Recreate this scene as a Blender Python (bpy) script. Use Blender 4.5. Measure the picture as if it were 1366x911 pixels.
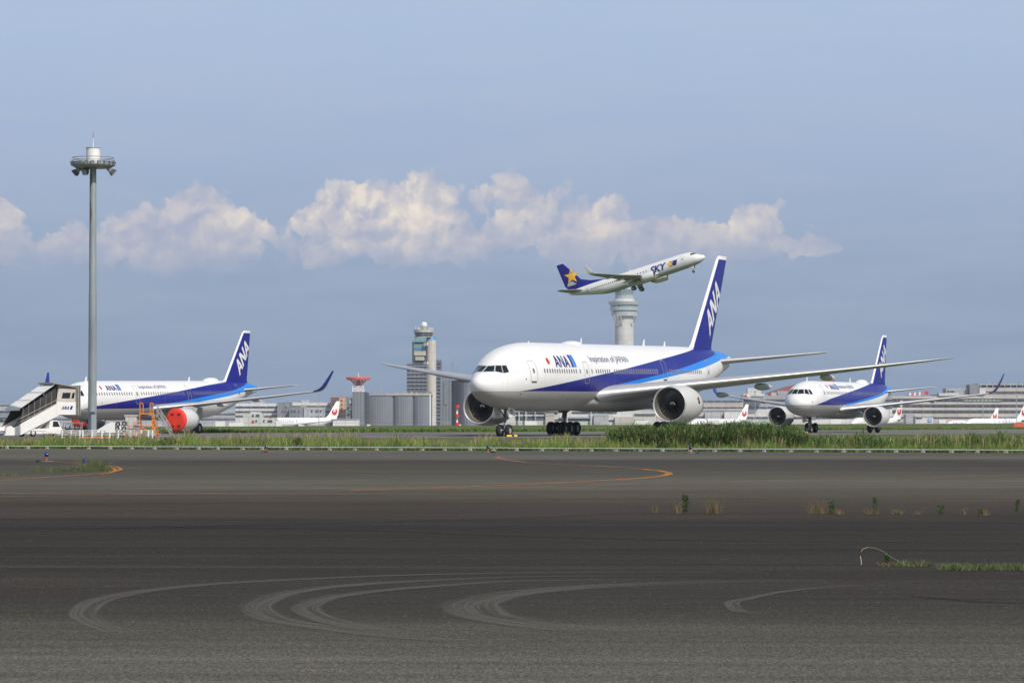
import bpy, bmesh, math, random
import numpy as np
from mathutils import Vector, Matrix
R = math.radians
random.seed(7); rng = np.random.default_rng(7)
scene = bpy.context.scene
for o in list(bpy.data.objects): bpy.data.objects.remove(o)

# ------------------------------------------------------------------ camera
FPX, YH, CH = 4404.2, 561.03, 1.4          # focal length in photo pixels, eye level row, eye height
TILT = math.atan((YH - 455.5) / FPX)
cd = bpy.data.cameras.new('camera'); cam = bpy.data.objects.new('camera', cd)
scene.collection.objects.link(cam); scene.camera = cam
cd.sensor_width = 36.0; cd.lens = 36.0 * FPX / 1366.0
cd.clip_start = 0.5; cd.clip_end = 80000
cam.location = (0, 0, CH); cam.rotation_euler = (R(90) + TILT, 0, 0)

# ------------------------------------------------------------------ light
SUN_EL, SUN_AZ = R(44), R(146)             # azimuth clockwise from +Y: behind the camera, to its right
w = bpy.data.worlds.new('World'); scene.world = w; w.use_nodes = True
sd = bpy.data.lights.new('sun', 'SUN'); sun = bpy.data.objects.new('sun', sd)
scene.collection.objects.link(sun)
sd.energy = 3.7; sd.angle = R(0.53); sd.color = (1.0, 0.94, 0.86)
sdir = Vector((math.sin(SUN_AZ) * math.cos(SUN_EL), math.cos(SUN_AZ) * math.cos(SUN_EL), math.sin(SUN_EL)))
sun.rotation_euler = sdir.to_track_quat('Z', 'Y').to_euler()
sun.location = (200, -200, 300)
vs = scene.view_settings
vs.view_transform = 'Standard'; vs.look = 'None'; vs.exposure = 0.0; vs.gamma = 1.0; vs.use_curve_mapping = False
SKY_STRENGTH = 0.09

# ------------------------------------------------------------------ node helper
class NT:
    def __init__(s, tree):
        s.t = tree; s.n = tree.nodes; s.l = tree.links
    def new(s, typ, **kw):
        n = s.n.new(typ)
        for k, v in kw.items():
            setattr(n, k, v)
        return n
    def link(s, a, b): s.l.new(a, b)
    def put(s, sock, v):
        if isinstance(v, bpy.types.NodeSocket): s.l.new(v, sock)
        elif v is not None: sock.default_value = v
    def math(s, op, a, b=None, c=None, clamp=False):
        n = s.new('ShaderNodeMath', operation=op, use_clamp=clamp)
        s.put(n.inputs[0], a)
        if b is not None: s.put(n.inputs[1], b)
        if c is not None: s.put(n.inputs[2], c)
        return n.outputs[0]
    def vmath(s, op, a, b=None):
        n = s.new('ShaderNodeVectorMath', operation=op)
        s.put(n.inputs[0], a)
        if b is not None: s.put(n.inputs[1], b)
        return n.outputs['Value'] if op in ('LENGTH', 'DOT_PRODUCT') else n.outputs[0]
    def mix(s, fac, a, b):
        n = s.new('ShaderNodeMix', data_type='RGBA')
        s.put(n.inputs[0], fac); s.put(n.inputs[6], a if not isinstance(a, tuple) else rgba(a)); s.put(n.inputs[7], b if not isinstance(b, tuple) else rgba(b))
        return n.outputs[2]
    def maprange(s, v, a, b, c=0.0, d=1.0, smooth=False):
        n = s.new('ShaderNodeMapRange'); n.clamp = True
        if smooth: n.interpolation_type = 'SMOOTHSTEP'
        s.put(n.inputs[0], v)
        for i, q in enumerate((a, b, c, d)): s.put(n.inputs[i + 1], q)
        return n.outputs[0]
    def noise(s, vec, scale, detail=4, rough=0.55, dist=0.0, dim='3D'):
        n = s.new('ShaderNodeTexNoise', noise_dimensions=dim); s.put(n.inputs['Vector'], vec)
        n.inputs['Scale'].default_value = scale; n.inputs['Detail'].default_value = detail
        n.inputs['Roughness'].default_value = rough; n.inputs['Distortion'].default_value = dist
        return n.outputs['Fac']
    def ramp(s, fac, stops, interp='LINEAR'):
        n = s.new('ShaderNodeValToRGB'); s.put(n.inputs[0], fac); cr = n.color_ramp; cr.interpolation = interp
        while len(cr.elements) > 1: cr.elements.remove(cr.elements[-1])
        cr.elements[0].position = stops[0][0]; cr.elements[0].color = rgba(stops[0][1])
        for p, c in stops[1:]:
            e = cr.elements.new(p); e.color = rgba(c)
        return n.outputs[0]
def rgba(c):
    if isinstance(c, (int, float)): return (c, c, c, 1)
    return tuple(c) + (1,) if len(c) == 3 else tuple(c)

# ------------------------------------------------------------------ world: hazy blue sky with a bank of cumulus low down
def build_world():
    N = NT(w.node_tree); w.node_tree.nodes.clear()
    out = N.new('ShaderNodeOutputWorld')
    sky = N.new('ShaderNodeTexSky', sky_type='NISHITA'); sky.sun_disc = False
    sky.sun_elevation = SUN_EL; sky.sun_rotation = SUN_AZ; sky.air_density = 1.2; sky.dust_density = 2.0
    b1 = N.new('ShaderNodeBackground'); N.link(sky.outputs[0], b1.inputs[0]); b1.inputs[1].default_value = SKY_STRENGTH
    tc = N.new('ShaderNodeTexCoord'); sep = N.new('ShaderNodeSeparateXYZ'); N.link(tc.outputs['Generated'], sep.inputs[0])
    az = N.math('ARCTAN2', sep.outputs[0], sep.outputs[1])
    el = N.math('ARCSINE', sep.outputs[2])
    comb = N.new('ShaderNodeCombineXYZ'); N.link(az, comb.inputs[0]); N.link(el, comb.inputs[1]); P = comb.outputs[0]
    # hazy air colour by elevation
    t = N.maprange(el, 0.0, 0.16)
    base = N.ramp(t, [(0.0, (0.230, 0.325, 0.460)), (0.10, (0.262, 0.362, 0.510)), (0.28, (0.318, 0.412, 0.570)), (0.50, (0.382, 0.482, 0.665)), (0.72, (0.425, 0.540, 0.735)), (1.0, (0.46, 0.58, 0.79))])
    st = N.vmath('MULTIPLY', P, (9.0, 60.0, 1.0))
    wisp = N.noise(st, 1.6, 5, 0.6, 0.4)
    base = N.mix(N.maprange(wisp, 0.42, 0.75, 0, 0.30), base, (0.50, 0.56, 0.68))
    st2 = N.vmath('MULTIPLY', P, (12.0, 34.0, 1.0))
    lowband = N.noise(st2, 1.0, 4, 0.5)
    base = N.mix(N.math('MULTIPLY', N.maprange(lowband, 0.4, 0.7, 0, 0.35), N.maprange(el, 0.045, 0.02)), base, (0.36, 0.42, 0.56))
    # cumulus: ellipses (az, el, r_az, r_el, strength), broken up by billowing noise
    def uv(x, y): return ((x - 683) / FPX, (YH - y) / FPX)
    blobs = [(505, 292, 85, 46, 1.0), (565, 272, 38, 34, .8), (430, 300, 40, 30, .8), (620, 330, 38, 34, .75),
             (265, 292, 46, 38, .95), (205, 312, 66, 36, .9), (312, 312, 48, 36, .7), (120, 332, 95, 30, .75), (250, 340, 110, 36, .6), (40, 342, 80, 24, .65), (0, 298, 30, 36, .9),
             (690, 268, 62, 44, .47), (700, 312, 80, 46, .45), (800, 308, 58, 42, .8), (780, 335, 60, 40, .6), (890, 318, 60, 36, .65), (1000, 305, 44, 36, .75), (960, 325, 110, 34, .6), (1075, 330, 70, 18, .6), (860, 345, 120, 30, .4), (560, 330, 100, 34, .6), (420, 335, 60, 26, .5)]
    nz = N.new('ShaderNodeTexNoise', noise_dimensions='2D'); nz.inputs['Scale'].default_value = 70; nz.inputs['Detail'].default_value = 5; nz.inputs['Roughness'].default_value = 0.6; N.link(P, nz.inputs['Vector'])
    off = N.vmath('MULTIPLY', N.vmath('SUBTRACT', nz.outputs['Color'], (0.5, 0.5, 0.5)), (0.0085, 0.0075, 0.0))
    Pw = N.vmath('ADD', P, off)
    def billow(vec, scale, det=3):
        n = N.new('ShaderNodeTexVoronoi', feature='SMOOTH_F1', voronoi_dimensions='2D', normalize=False)
        for k, v in (('Scale', scale), ('Detail', det), ('Roughness', 0.5), ('Lacunarity', 2.3), ('Smoothness', 0.25), ('Randomness', 1)): n.inputs[k].default_value = v
        N.link(vec, n.inputs['Vector']); return n.outputs[0]
    v1 = billow(Pw, 92, 4); v2 = billow(N.vmath('ADD', Pw, (-0.0014, 0.0030, 0.0)), 92, 3)
    tot = None; raw = None
    for (x, y, rx, ry, s) in blobs:
        u, v = uv(x, y)
        d = N.vmath('LENGTH', N.vmath('MULTIPLY', N.vmath('SUBTRACT', Pw, (u, v, 0)), (FPX / rx / 1.55, FPX / ry / 1.45, 0)))
        q = N.math('MULTIPLY', N.math('MAXIMUM', N.math('SUBTRACT', 1.0, d), 0.0), s)
        tot = q if tot is None else N.math('SMOOTH_MAX', tot, q, 0.15)
        raw = q if raw is None else N.math('MAXIMUM', raw, q)
    bump = N.math('SUBTRACT', 0.75, v1)
    body = N.math('ADD', tot, N.math('MULTIPLY', N.math('MULTIPLY', bump, 0.34), N.maprange(raw, 0.0, 0.05)))
    alpha = N.maprange(body, 0.165, 0.27, 0, 1, True)
    thick = N.maprange(tot, 0.0, 0.5)
    soft = N.maprange(N.math('ADD', el, N.math('MULTIPLY', N.math('SUBTRACT', nz.outputs['Fac'], 0.5), 0.02)), 0.039, 0.056, 0.0, 1.0, True)
    slope = N.maprange(N.math('SUBTRACT', v2, v1), -0.40, 0.42)
    big = N.noise(P, 55, 3, 0.5)
    lit = N.math('ADD', N.math('MULTIPLY', slope, 0.62), N.math('MULTIPLY', N.maprange(big, 0.35, 0.65), 0.58))
    lit = N.math('MULTIPLY', lit, N.maprange(el, 0.044, 0.062, 0.42, 1.0))
    lit = N.math('MULTIPLY', lit, N.maprange(thick, 0.0, 0.6, 0.55, 1.0))
    sunny = N.math('SUBTRACT', 1.0, N.math('MINIMUM', N.math('ABSOLUTE', N.math('MULTIPLY', N.math('ADD', az, 0.045), 8.0)), 0.30))
    lit = N.math('MULTIPLY', lit, sunny)
    ccol = N.ramp(lit, [(0.0, (0.39, 0.445, 0.59)), (0.28, (0.505, 0.52, 0.62)), (0.55, (0.655, 0.625, 0.645)), (0.85, (0.88, 0.79, 0.70)), (1.0, (0.96, 0.87, 0.77))])
    a = N.math('MULTIPLY', N.math('MULTIPLY', alpha, N.maprange(raw, 0.0, 0.05)), soft)
    a = N.math('MULTIPLY', a, N.maprange(thick, 0.1, 0.65, 0.40, 0.97))
    col = N.mix(a, base, ccol)
    b2 = N.new('ShaderNodeBackground'); N.link(col, b2.inputs[0]); b2.inputs[1].default_value = 1.0
    m = N.new('ShaderNodeMixShader')
    N.link(N.maprange(el, 0.16, 0.45, 0.0, 1.0, True), m.inputs[0])
    N.link(b2.outputs[0], m.inputs[1]); N.link(b1.outputs[0], m.inputs[2]); N.link(m.outputs[0], out.inputs[0])
build_world()
w.cycles.sampling_method = 'MANUAL'; w.cycles.sample_map_resolution = 256

# ------------------------------------------------------------------ materials
MATS = {}
def mat(name, col, rough=0.5, metal=0.0, var=0.0, vscale=1.0, bump=0.0, bscale=20.0, stretch=None, spec=None, coat=0.0):
    if name in MATS: return MATS[name]
    m = bpy.data.materials.new(name); m.use_nodes = True; N = NT(m.node_tree)
    b = m.node_tree.nodes['Principled BSDF']
    b.inputs['Roughness'].default_value = rough; b.inputs['Metallic'].default_value = metal
    if spec is not None: b.inputs['Specular IOR Level'].default_value = spec
    if coat: b.inputs['Coat Weight'].default_value = coat; b.inputs['Coat Roughness'].default_value = 0.12
    tc = N.new('ShaderNodeTexCoord'); P = tc.outputs['Object']
    if stretch: P = N.vmath('MULTIPLY', P, stretch)
    if var > 0:
        f = N.noise(P, vscale, 5, 0.6)
        lo = tuple(c * (1 - var) for c in col); hi = tuple(min(1, c * (1 + var)) for c in col)
        N.link(N.mix(N.maprange(f, 0.3, 0.7), lo, hi), b.inputs['Base Color'])
        N.link(N.maprange(f, 0.3, 0.7, max(0.02, rough - 0.07), min(1, rough + 0.07)), b.inputs['Roughness'])
    else: b.inputs['Base Color'].default_value = rgba(col)
    if bump > 0:
        bn = N.new('ShaderNodeBump'); bn.inputs['Strength'].default_value = bump; bn.inputs['Distance'].default_value = 0.02
        N.link(N.noise(P, bscale, 4), bn.inputs['Height']); N.link(bn.outputs[0], b.inputs['Normal'])
    MATS[name] = m; return m
WHITE = mat('aircraft_white', (0.80, 0.80, 0.79), 0.32, 0, 0.02, 0.6, coat=0.25)
GREY = mat('aircraft_grey', (0.44, 0.44, 0.43), 0.38, 0, 0.05, 0.7)
WINGG = mat('wing_grey', (0.40, 0.41, 0.42), 0.38, 0.0, 0.07, 0.8, stretch=(0.4, 2, 1))
SILVER = mat('bare_metal', (0.60, 0.60, 0.61), 0.42, 0.45)
DBLUE = mat('dark_blue_paint', (0.010, 0.014, 0.225), 0.3, 0, 0.03, 1, coat=0.2)
LBLUE = mat('light_blue_paint', (0.010, 0.225, 0.74), 0.3, 0, 0.03, 1, coat=0.2)
LETTER = mat('lettering_dark', (0.030, 0.030, 0.20), 0.4)
GREYLET = mat('lettering_grey', (0.12, 0.12, 0.22), 0.45)
RED = mat('red_paint', (0.62, 0.035, 0.03), 0.4, 0, 0.05, 1)
YEL = mat('yellow_paint', (0.85, 0.47, 0.02), 0.4)
COVER = mat('red_cover_fabric', (0.78, 0.045, 0.02), 0.65, 0, 0.08, 2.5, 0.4, 5)
GLASS = mat('dark_glass', (0.012, 0.015, 0.016), 0.07, 0, spec=0.8)
PANE = mat('cabin_pane', (0.13, 0.125, 0.12), 0.2)
PFRAME = mat('window_surround', (0.60, 0.59, 0.55), 0.4)
LINE = mat('panel_line', (0.36, 0.37, 0.40), 0.5)
TYRE = mat('tyre_rubber', (0.018, 0.018, 0.019), 0.8, 0, 0.2, 3)
HUB = mat('wheel_hub', (0.40, 0.40, 0.40), 0.45, 0.3)
STRUT = mat('gear_strut', (0.16, 0.16, 0.165), 0.45, 0.3, 0.2, 4)
STRUTL = mat('gear_strut_light', (0.50, 0.50, 0.50), 0.4, 0.2, 0.1, 4)
FANB = mat('fan_blade', (0.14, 0.14, 0.15), 0.35, 0.6)
BARREL = mat('inlet_liner', (0.18, 0.24, 0.17), 0.5, 0, 0.15, 5)
BARRELW = mat('inlet_liner_tan', (0.27, 0.22, 0.13), 0.5, 0, 0.15, 5)
BLACK = mat('black_paint', (0.015, 0.015, 0.016), 0.5)
EXH = mat('exhaust_metal', (0.22, 0.20, 0.19), 0.4, 0.8, 0.2, 3)
GALV = mat('galvanised_steel', (0.36, 0.40, 0.42), 0.45, 0.35, 0.16, 1.6, stretch=(1, 1, 0.25))
STEEL = mat('grey_steel', (0.30, 0.31, 0.31), 0.5, 0.4, 0.15, 3)
ORANGE = mat('orange_paint', (0.78, 0.25, 0.02), 0.5, 0, 0.12, 3)
REDOR = mat('red_orange_paint', (0.72, 0.12, 0.04), 0.5, 0, 0.12, 3)
VWHITE = mat('vehicle_white', (0.80, 0.79, 0.76), 0.4, 0, 0.05, 1.5)
CREAM = mat('cream_panel', (0.56, 0.51, 0.45), 0.5, 0, 0.08, 1.5)
FWHITE = mat('fence_white', (0.78, 0.78, 0.76), 0.5, 0, 0.05, 2)
DARKINT = mat('dark_interior', (0.045, 0.040, 0.038), 0.6, 0, 0.3, 1.5)
CONC = mat('concrete', (0.42, 0.41, 0.38), 0.85, 0, 0.15, 2, 0.2, 10)
BLUELAMP = mat('blue_lens', (0.010, 0.008, 0.17), 0.15, 0, spec=0.7)

# ------------------------------------------------------------------ mesh helpers
class MB:
    def __init__(s): s.v = []; s.f = []; s.m = []; s.mats = []; s.sm = []
    def mi(s, m):
        if m not in s.mats: s.mats.append(m)
        return s.mats.index(m)
    def add(s, vs_, fs, m, smooth=False):
        o = len(s.v); s.v += [tuple(v) for v in vs_]; k = s.mi(m)
        for f in fs: s.f.append(tuple(i + o for i in f)); s.m.append(k); s.sm.append(smooth)
    def box(s, c, d, m, rz=0.0, rot=None):
        x, y, z = (q / 2 for q in d); pts = [Vector((a * x, b * y, e * z)) for a in (-1, 1) for b in (-1, 1) for e in (-1, 1)]
        M = rot if rot is not None else Matrix.Rotation(rz, 3, 'Z')
        pts = [M @ p + Vector(c) for p in pts]
        s.add(pts, [(0, 1, 3, 2), (4, 6, 7, 5), (0, 4, 5, 1), (2, 3, 7, 6), (0, 2, 6, 4), (1, 5, 7, 3)], m)
    def bar(s, a, b, wd, m, h=None):
        a = Vector(a); b = Vector(b); d = b - a; L = d.length
        if L < 1e-6: return
        M = d.to_track_quat('X', 'Z').to_matrix()
        s.box((a + b) / 2, (L, wd, h or wd), m, rot=M)
    def tube(s, a, b, r0, m, r1=None, n=10, caps=True, smooth=True):
        a = Vector(a); b = Vector(b); d = b - a; r1 = r0 if r1 is None else r1
        M = d.to_track_quat('Z', 'Y').to_matrix(); pts = []
        for p, r in ((a, r0), (b, r1)):
            for i in range(n):
                t = 2 * math.pi * i / n; pts.append(p + M @ Vector((r * math.cos(t), r * math.sin(t), 0)))
        s.add(pts, [(i, (i + 1) % n, n + (i + 1) % n, n + i) for i in range(n)], m, smooth)
        if caps:
            s.add(pts[:n], [tuple(range(n))[::-1]], m); s.add(pts[n:], [tuple(range(n))], m)
    def lathe(s, prof, m, o=(0, 0, 0), axis='x', n=40, smooth=True, close=False):
        """prof: (along, radius[, mat])"""
        o = Vector(o); rings = []; pts = []
        for p in prof:
            a, r = p[0], p[1]
            for i in range(n):
                t = 2 * math.pi * i / n; c, q = r * math.cos(t), r * math.sin(t)
                pts.append(o + (Vector((a, c, q)) if axis == 'x' else Vector((c, q, a)) if axis == 'z' else Vector((q, a, c))))
        for k in range(len(prof) - 1):
            fs = [(k * n + i, k * n + (i + 1) % n, (k + 1) * n + (i + 1) % n, (k + 1) * n + i) for i in range(n)]
            mm = prof[k + 1][2] if len(prof[k + 1]) > 2 else m
            s.f += [tuple(j + len(s.v) for j in f) for f in fs]; s.m += [s.mi(mm)] * n; s.sm += [smooth] * n
        s.v += [tuple(p) for p in pts]
    def grid(s, rows, m, smooth=True, loop=False):
        nr, nc = len(rows), len(rows[0]); pts = [p for r in rows for p in r]; fs = []
        for i in range(nr - 1):
            for j in range(nc if loop else nc - 1):
                k = (j + 1) % nc; fs.append((i * nc + j, i * nc + k, (i + 1) * nc + k, (i + 1) * nc + j))
        s.add(pts, fs, m, smooth)
    def prism(s, poly, lo, hi, m, axis='y'):
        """extrude polygon (a,b) along axis from lo to hi. axis y: (a,b)->(x,z); z: (x,y); x: (y,z)"""
        def P(a, b, c): return (a, c, b) if axis == 'y' else (a, b, c) if axis == 'z' else (c, a, b)
        n = len(poly); pts = [P(a, b, lo) for a, b in poly] + [P(a, b, hi) for a, b in poly]
        s.add(pts, [tuple(range(n)), tuple(range(2 * n - 1, n - 1, -1))] + [(i, n + i, n + (i + 1) % n, (i + 1) % n) for i in range(n)], m)
    def build(s, name, parent=None, recalc=True, merge=False):
        me = bpy.data.meshes.new(name); me.from_pydata(s.v, [], s.f)
        for m in s.mats: me.materials.append(m)
        me.polygons.foreach_set('material_index', s.m); me.polygons.foreach_set('use_smooth', s.sm)
        if recalc or merge:
            bm = bmesh.new(); bm.from_mesh(me)
            if merge: bmesh.ops.remove_doubles(bm, verts=bm.verts, dist=1e-4)
            bmesh.ops.recalc_face_normals(bm, faces=bm.faces); bm.to_mesh(me); bm.free()
        o = bpy.data.objects.new(name, me); scene.collection.objects.link(o)
        if parent: o.parent = parent
        return o
def thing(name, label, cat, loc=(0, 0, 0), rz=0.0, group=None):
    o = bpy.data.objects.new(name, None); scene.collection.objects.link(o)
    o.location = loc; o.rotation_euler = (0, 0, rz); o.empty_display_size = 0.3
    tag(o, label, cat, group); return o
def tag(o, label=None, cat=None, group=None, kind=None):
    for k, v in (('label', label), ('category', cat), ('group', group), ('kind', kind)):
        if v: o[k] = v
    return o
def copy_tree(o, parent=None):
    c = o.copy(); scene.collection.objects.link(c)
    if parent is not None: c.parent = parent
    for ch in list(o.children): copy_tree(ch, c)
    return c
def at(px, py, D):
    """world point at photo position px,py standing at distance D"""
    z = CH + D * math.tan(TILT + math.atan((455.5 - py) / FPX))
    return Vector(((px - 683) / FPX * (D * math.cos(TILT) + (z - CH) * math.sin(TILT)), D, z))
def gnd(px, py, z=0.0):
    """ground point seen at photo position px,py"""
    D = (CH - z) / math.tan(math.atan((py - 455.5) / FPX) - TILT)
    return Vector(((px - 683) / FPX * (D * math.cos(TILT) + (z - CH) * math.sin(TILT)), D, z))
def pchip(xs, ys):
    xs = np.array(xs, float); ys = np.array(ys, float); h = np.diff(xs); d = np.diff(ys) / h; m = np.zeros(len(xs))
    for i in range(1, len(xs) - 1):
        if d[i - 1] * d[i] > 0:
            w1 = 2 * h[i] + h[i - 1]; w2 = h[i] + 2 * h[i - 1]; m[i] = (w1 + w2) / (w1 / d[i - 1] + w2 / d[i])
    m[0] = d[0]; m[-1] = d[-1]
    def f(x):
        x = min(max(x, xs[0]), xs[-1]); i = min(max(int(np.searchsorted(xs, x)) - 1, 0), len(xs) - 2)
        t = (x - xs[i]) / h[i]
        return float(ys[i] * (1 + 2 * t) * (1 - t) ** 2 + h[i] * m[i] * t * (1 - t) ** 2 + ys[i + 1] * t * t * (3 - 2 * t) + h[i] * m[i + 1] * t * t * (t - 1))
    return f

# ------------------------------------------------------------------ airliner body
class Fus:
    """stations (x, half width, top, bottom); shift(x) raises the section (attitude)"""
    def __init__(s, st, shift):
        s.L = st[-1][0]; X = [math.sqrt(max(a[0], 0)) for a in st]
        s.w = pchip(X, [a[1] for a in st]); s.t = pchip(X, [a[2] for a in st]); s.b = pchip(X, [a[3] for a in st]); s.sh = shift
    def sec(s, x):
        q = math.sqrt(max(x, 0)); return s.w(q), (s.t(q) + s.b(q)) / 2, (s.t(q) - s.b(q)) / 2
    def lat(s, x, z):
        w_, zc, hz = s.sec(x); return w_ * math.sqrt(max(0.0, 1 - ((z - zc) / hz) ** 2))
    def pt(s, x, z, side, off=0.0):
        """surface point at station x, section height z (before shift); side +1 = right"""
        w_, zc, hz = s.sec(x); z = min(max(z, zc - hz * 0.9999), zc + hz * 0.9999); y = s.lat(x, z)
        n = Vector((0, y / w_ ** 2, (z - zc) / hz ** 2)).normalized()
        return Vector((x, side * (y + n.y * off), z + n.z * off + s.sh(x)))
    def ray(s, c, phi, z, side, off=0.0):
        """walk from the axis point (c,0,z) forward/outward at angle phi to the skin"""
        dx, dy = -math.cos(phi), math.sin(phi); lo, hi = 0.0, c / max(0.05, math.cos(phi)) if math.cos(phi) > 0.05 else 5.0
        hi = min(hi, 6.0)
        def inside(r):
            x = c + dx * r
            return x > 0 and dy * r < s.lat(x, z - s.sh(x)) and s.sec(x)[1] + s.sec(x)[2] > z - s.sh(x)
        for _ in range(40):
            mid = (lo + hi) / 2
            if inside(mid): lo = mid
            else: hi = mid
        r = lo + off
        return Vector((c + dx * r, side * dy * r, z + off * 0.5))
    def mesh(s, mats, n=64):
        xs = [0.0] + [s.L * (i / 130) ** 1.7 for i in range(1, 70)]
        x0 = xs[-1]; xs += [x0 + (s.L - x0) * i / 60 for i in range(1, 61)]
        rows = []
        for x in xs:
            w_, zc, hz = s.sec(x); row = []
            for i in range(n):
                t = 2 * math.pi * i / n; row.append((x, w_ * math.sin(t), zc + hz * math.cos(t) + s.sh(x)))
            rows.append(row)
        mb = MB(); mb.grid(rows, mats, True, True); return mb
def patch(fus, polys, m, side, off=0.012, dx=0.9, dz=0.22, name='marking', parent=None, mats=None):
    """flat polygons (x,z) wrapped on the skin"""
    bm = bmesh.new()
    for k, poly in enumerate(polys):
        vsx = [bm.verts.new((p[0], 0, p[1])) for p in poly]
        try:
            f = bm.faces.new(vsx); f.material_index = mats[k] if mats else 0
        except ValueError: pass
    return wrap(fus, bm, m, side, off, dx, dz, name, parent)
def wrap(fus, bm, m, side, off, dx, dz, name, parent):
    xs = [v.co.x for v in bm.verts]; zs = [v.co.z for v in bm.verts]
    z = math.floor(min(zs) / dz) * dz
    while z < max(zs):
        bmesh.ops.bisect_plane(bm, geom=bm.verts[:] + bm.edges[:] + bm.faces[:], plane_co=(0, 0, z), plane_no=(0, 0, 1)); z += dz
    x = math.floor(min(xs) / dx) * dx
    while x < max(xs):
        bmesh.ops.bisect_plane(bm, geom=bm.verts[:] + bm.edges[:] + bm.faces[:], plane_co=(x, 0, 0), plane_no=(1, 0, 0)); x += dx
    for v in bm.verts: v.co = fus.pt(v.co.x, v.co.z, side, off)
    me = bpy.data.meshes.new(name); bm.to_mesh(me); bm.free()
    for q in (m if isinstance(m, (list, tuple)) else [m]): me.materials.append(q)
    o = bpy.data.objects.new(name, me); scene.collection.objects.link(o)
    if parent: o.parent = parent
    return o
def font_bm(text, size=1.0, bold=0.0, shear=0.0, xs=1.0):
    cu = bpy.data.curves.new('text', 'FONT'); cu.body = text; cu.size = size; cu.offset = bold; cu.shear = shear; cu.resolution_u = 3
    o = bpy.data.objects.new('text', cu); scene.collection.objects.link(o)
    bpy.context.view_layer.update()
    me = bpy.data.meshes.new_from_object(o.evaluated_get(bpy.context.evaluated_depsgraph_get()))
    bm = bmesh.new(); bm.from_mesh(me); bpy.data.objects.remove(o); bpy.data.meshes.remove(me); bpy.data.curves.remove(cu)
    for v in bm.verts: v.co.x *= xs
    return bm
# block capitals in a 1x1 box as quads
def AQ(t=0.30): return [[(0, 0), (t, 0), (0.5 + t / 2, 1), (0.5 - t / 2 + .02, 1)], [(1 - t, 0), (1, 0), (0.5 + t / 2, 1), (0.5 - t / 2 + .02, 1)], [(0.22, 0.22), (0.78, 0.22), (0.70, 0.42), (0.30, 0.42)]]
def NQ(t=0.26): return [[(0, 0), (t, 0), (t, 1), (0, 1)], [(1 - t, 0), (1, 0), (1, 1), (1 - t, 1)], [(0, 1), (t * 1.1, 1), (1, 0), (1 - t * 1.1, 0)]]
def ana_polys(t=0.27, gap=0.06):
    out = []
    for k, L in enumerate((AQ(t), NQ(t), AQ(t))):
        for q in L: out.append([(p[0] + k * (1 + gap), p[1]) for p in q])
    return out
def star_kites(cx, cy, r, rot=0.0):
    p = star_poly(cx, cy, r, rot); return [[(cx, cy), p[(k - 1) % 10], p[k], p[(k + 1) % 10]] for k in range(0, 10, 2)]
def star_poly(cx, cy, r, rot=0.0):
    return [(cx + (r if k % 2 == 0 else r * 0.42) * math.sin(rot + k * math.pi / 5), cy + (r if k % 2 == 0 else r * 0.42) * math.cos(rot + k * math.pi / 5)) for k in range(10)]

def foil(c, t, n=14):
    """closed airfoil loop (x, z): chord c, thickness ratio t"""
    up = []
    for i in range(n + 1):
        x = 0.5 * (1 - math.cos(math.pi * i / n)); th = 5 * t * (0.2969 * math.sqrt(x) - 0.126 * x - 0.3516 * x * x + 0.2843 * x ** 3 - 0.1036 * x ** 4)
        up.append((x * c, th * c))
    return [(x, 0.55 * z * 2 / 1.1) for x, z in up] + [(x, -z * 0.8) for x, z in reversed(up[1:-1])]
def surf(sections, side, m, tip=True, name='wing', parent=None, tipmat=None):
    """sections: (y, x_le, chord, z, thickness, cant) ; cant = tilt of the section normal in radians"""
    rows = []
    for (y, xl, c, z, t, cant) in sections:
        rows.append([(xl + px_, side * (y - math.sin(cant) * pz), z + math.cos(cant) * pz) for px_, pz in foil(c, t)])
    n = len(rows[0]); k = [n - 3, n - 2, n - 1, 0, 1, 2, 3]
    mb = MB(); mb.grid([[r[j] for j in range(3, n - 2)] for r in rows], m, True)
    mb.add(rows[-1], [tuple(range(n))], m)
    o = mb.build(name, parent)
    mb = MB(); mb.grid([[r[j] for j in k] for r in rows], tipmat or SILVER); mb.build('leading_edge', o)
    return o
def fin_half(sec, z):
    for a, b in zip(sec, sec[1:]):
        if a[0] <= z <= b[0]:
            k = (z - a[0]) / (b[0] - a[0]); return [a[i] + (b[i] - a[i]) * k for i in range(4)]
    return list(sec[-1] if z > sec[-1][0] else sec[0])
def fin_y(sec, x, z):
    _, xl, c, t = fin_half(sec, z); u = min(max((x - xl) / c, 0), 1)
    return 5 * t * c * (0.2969 * math.sqrt(u) - 0.126 * u - 0.3516 * u * u + 0.2843 * u ** 3 - 0.1036 * u ** 4)
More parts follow.
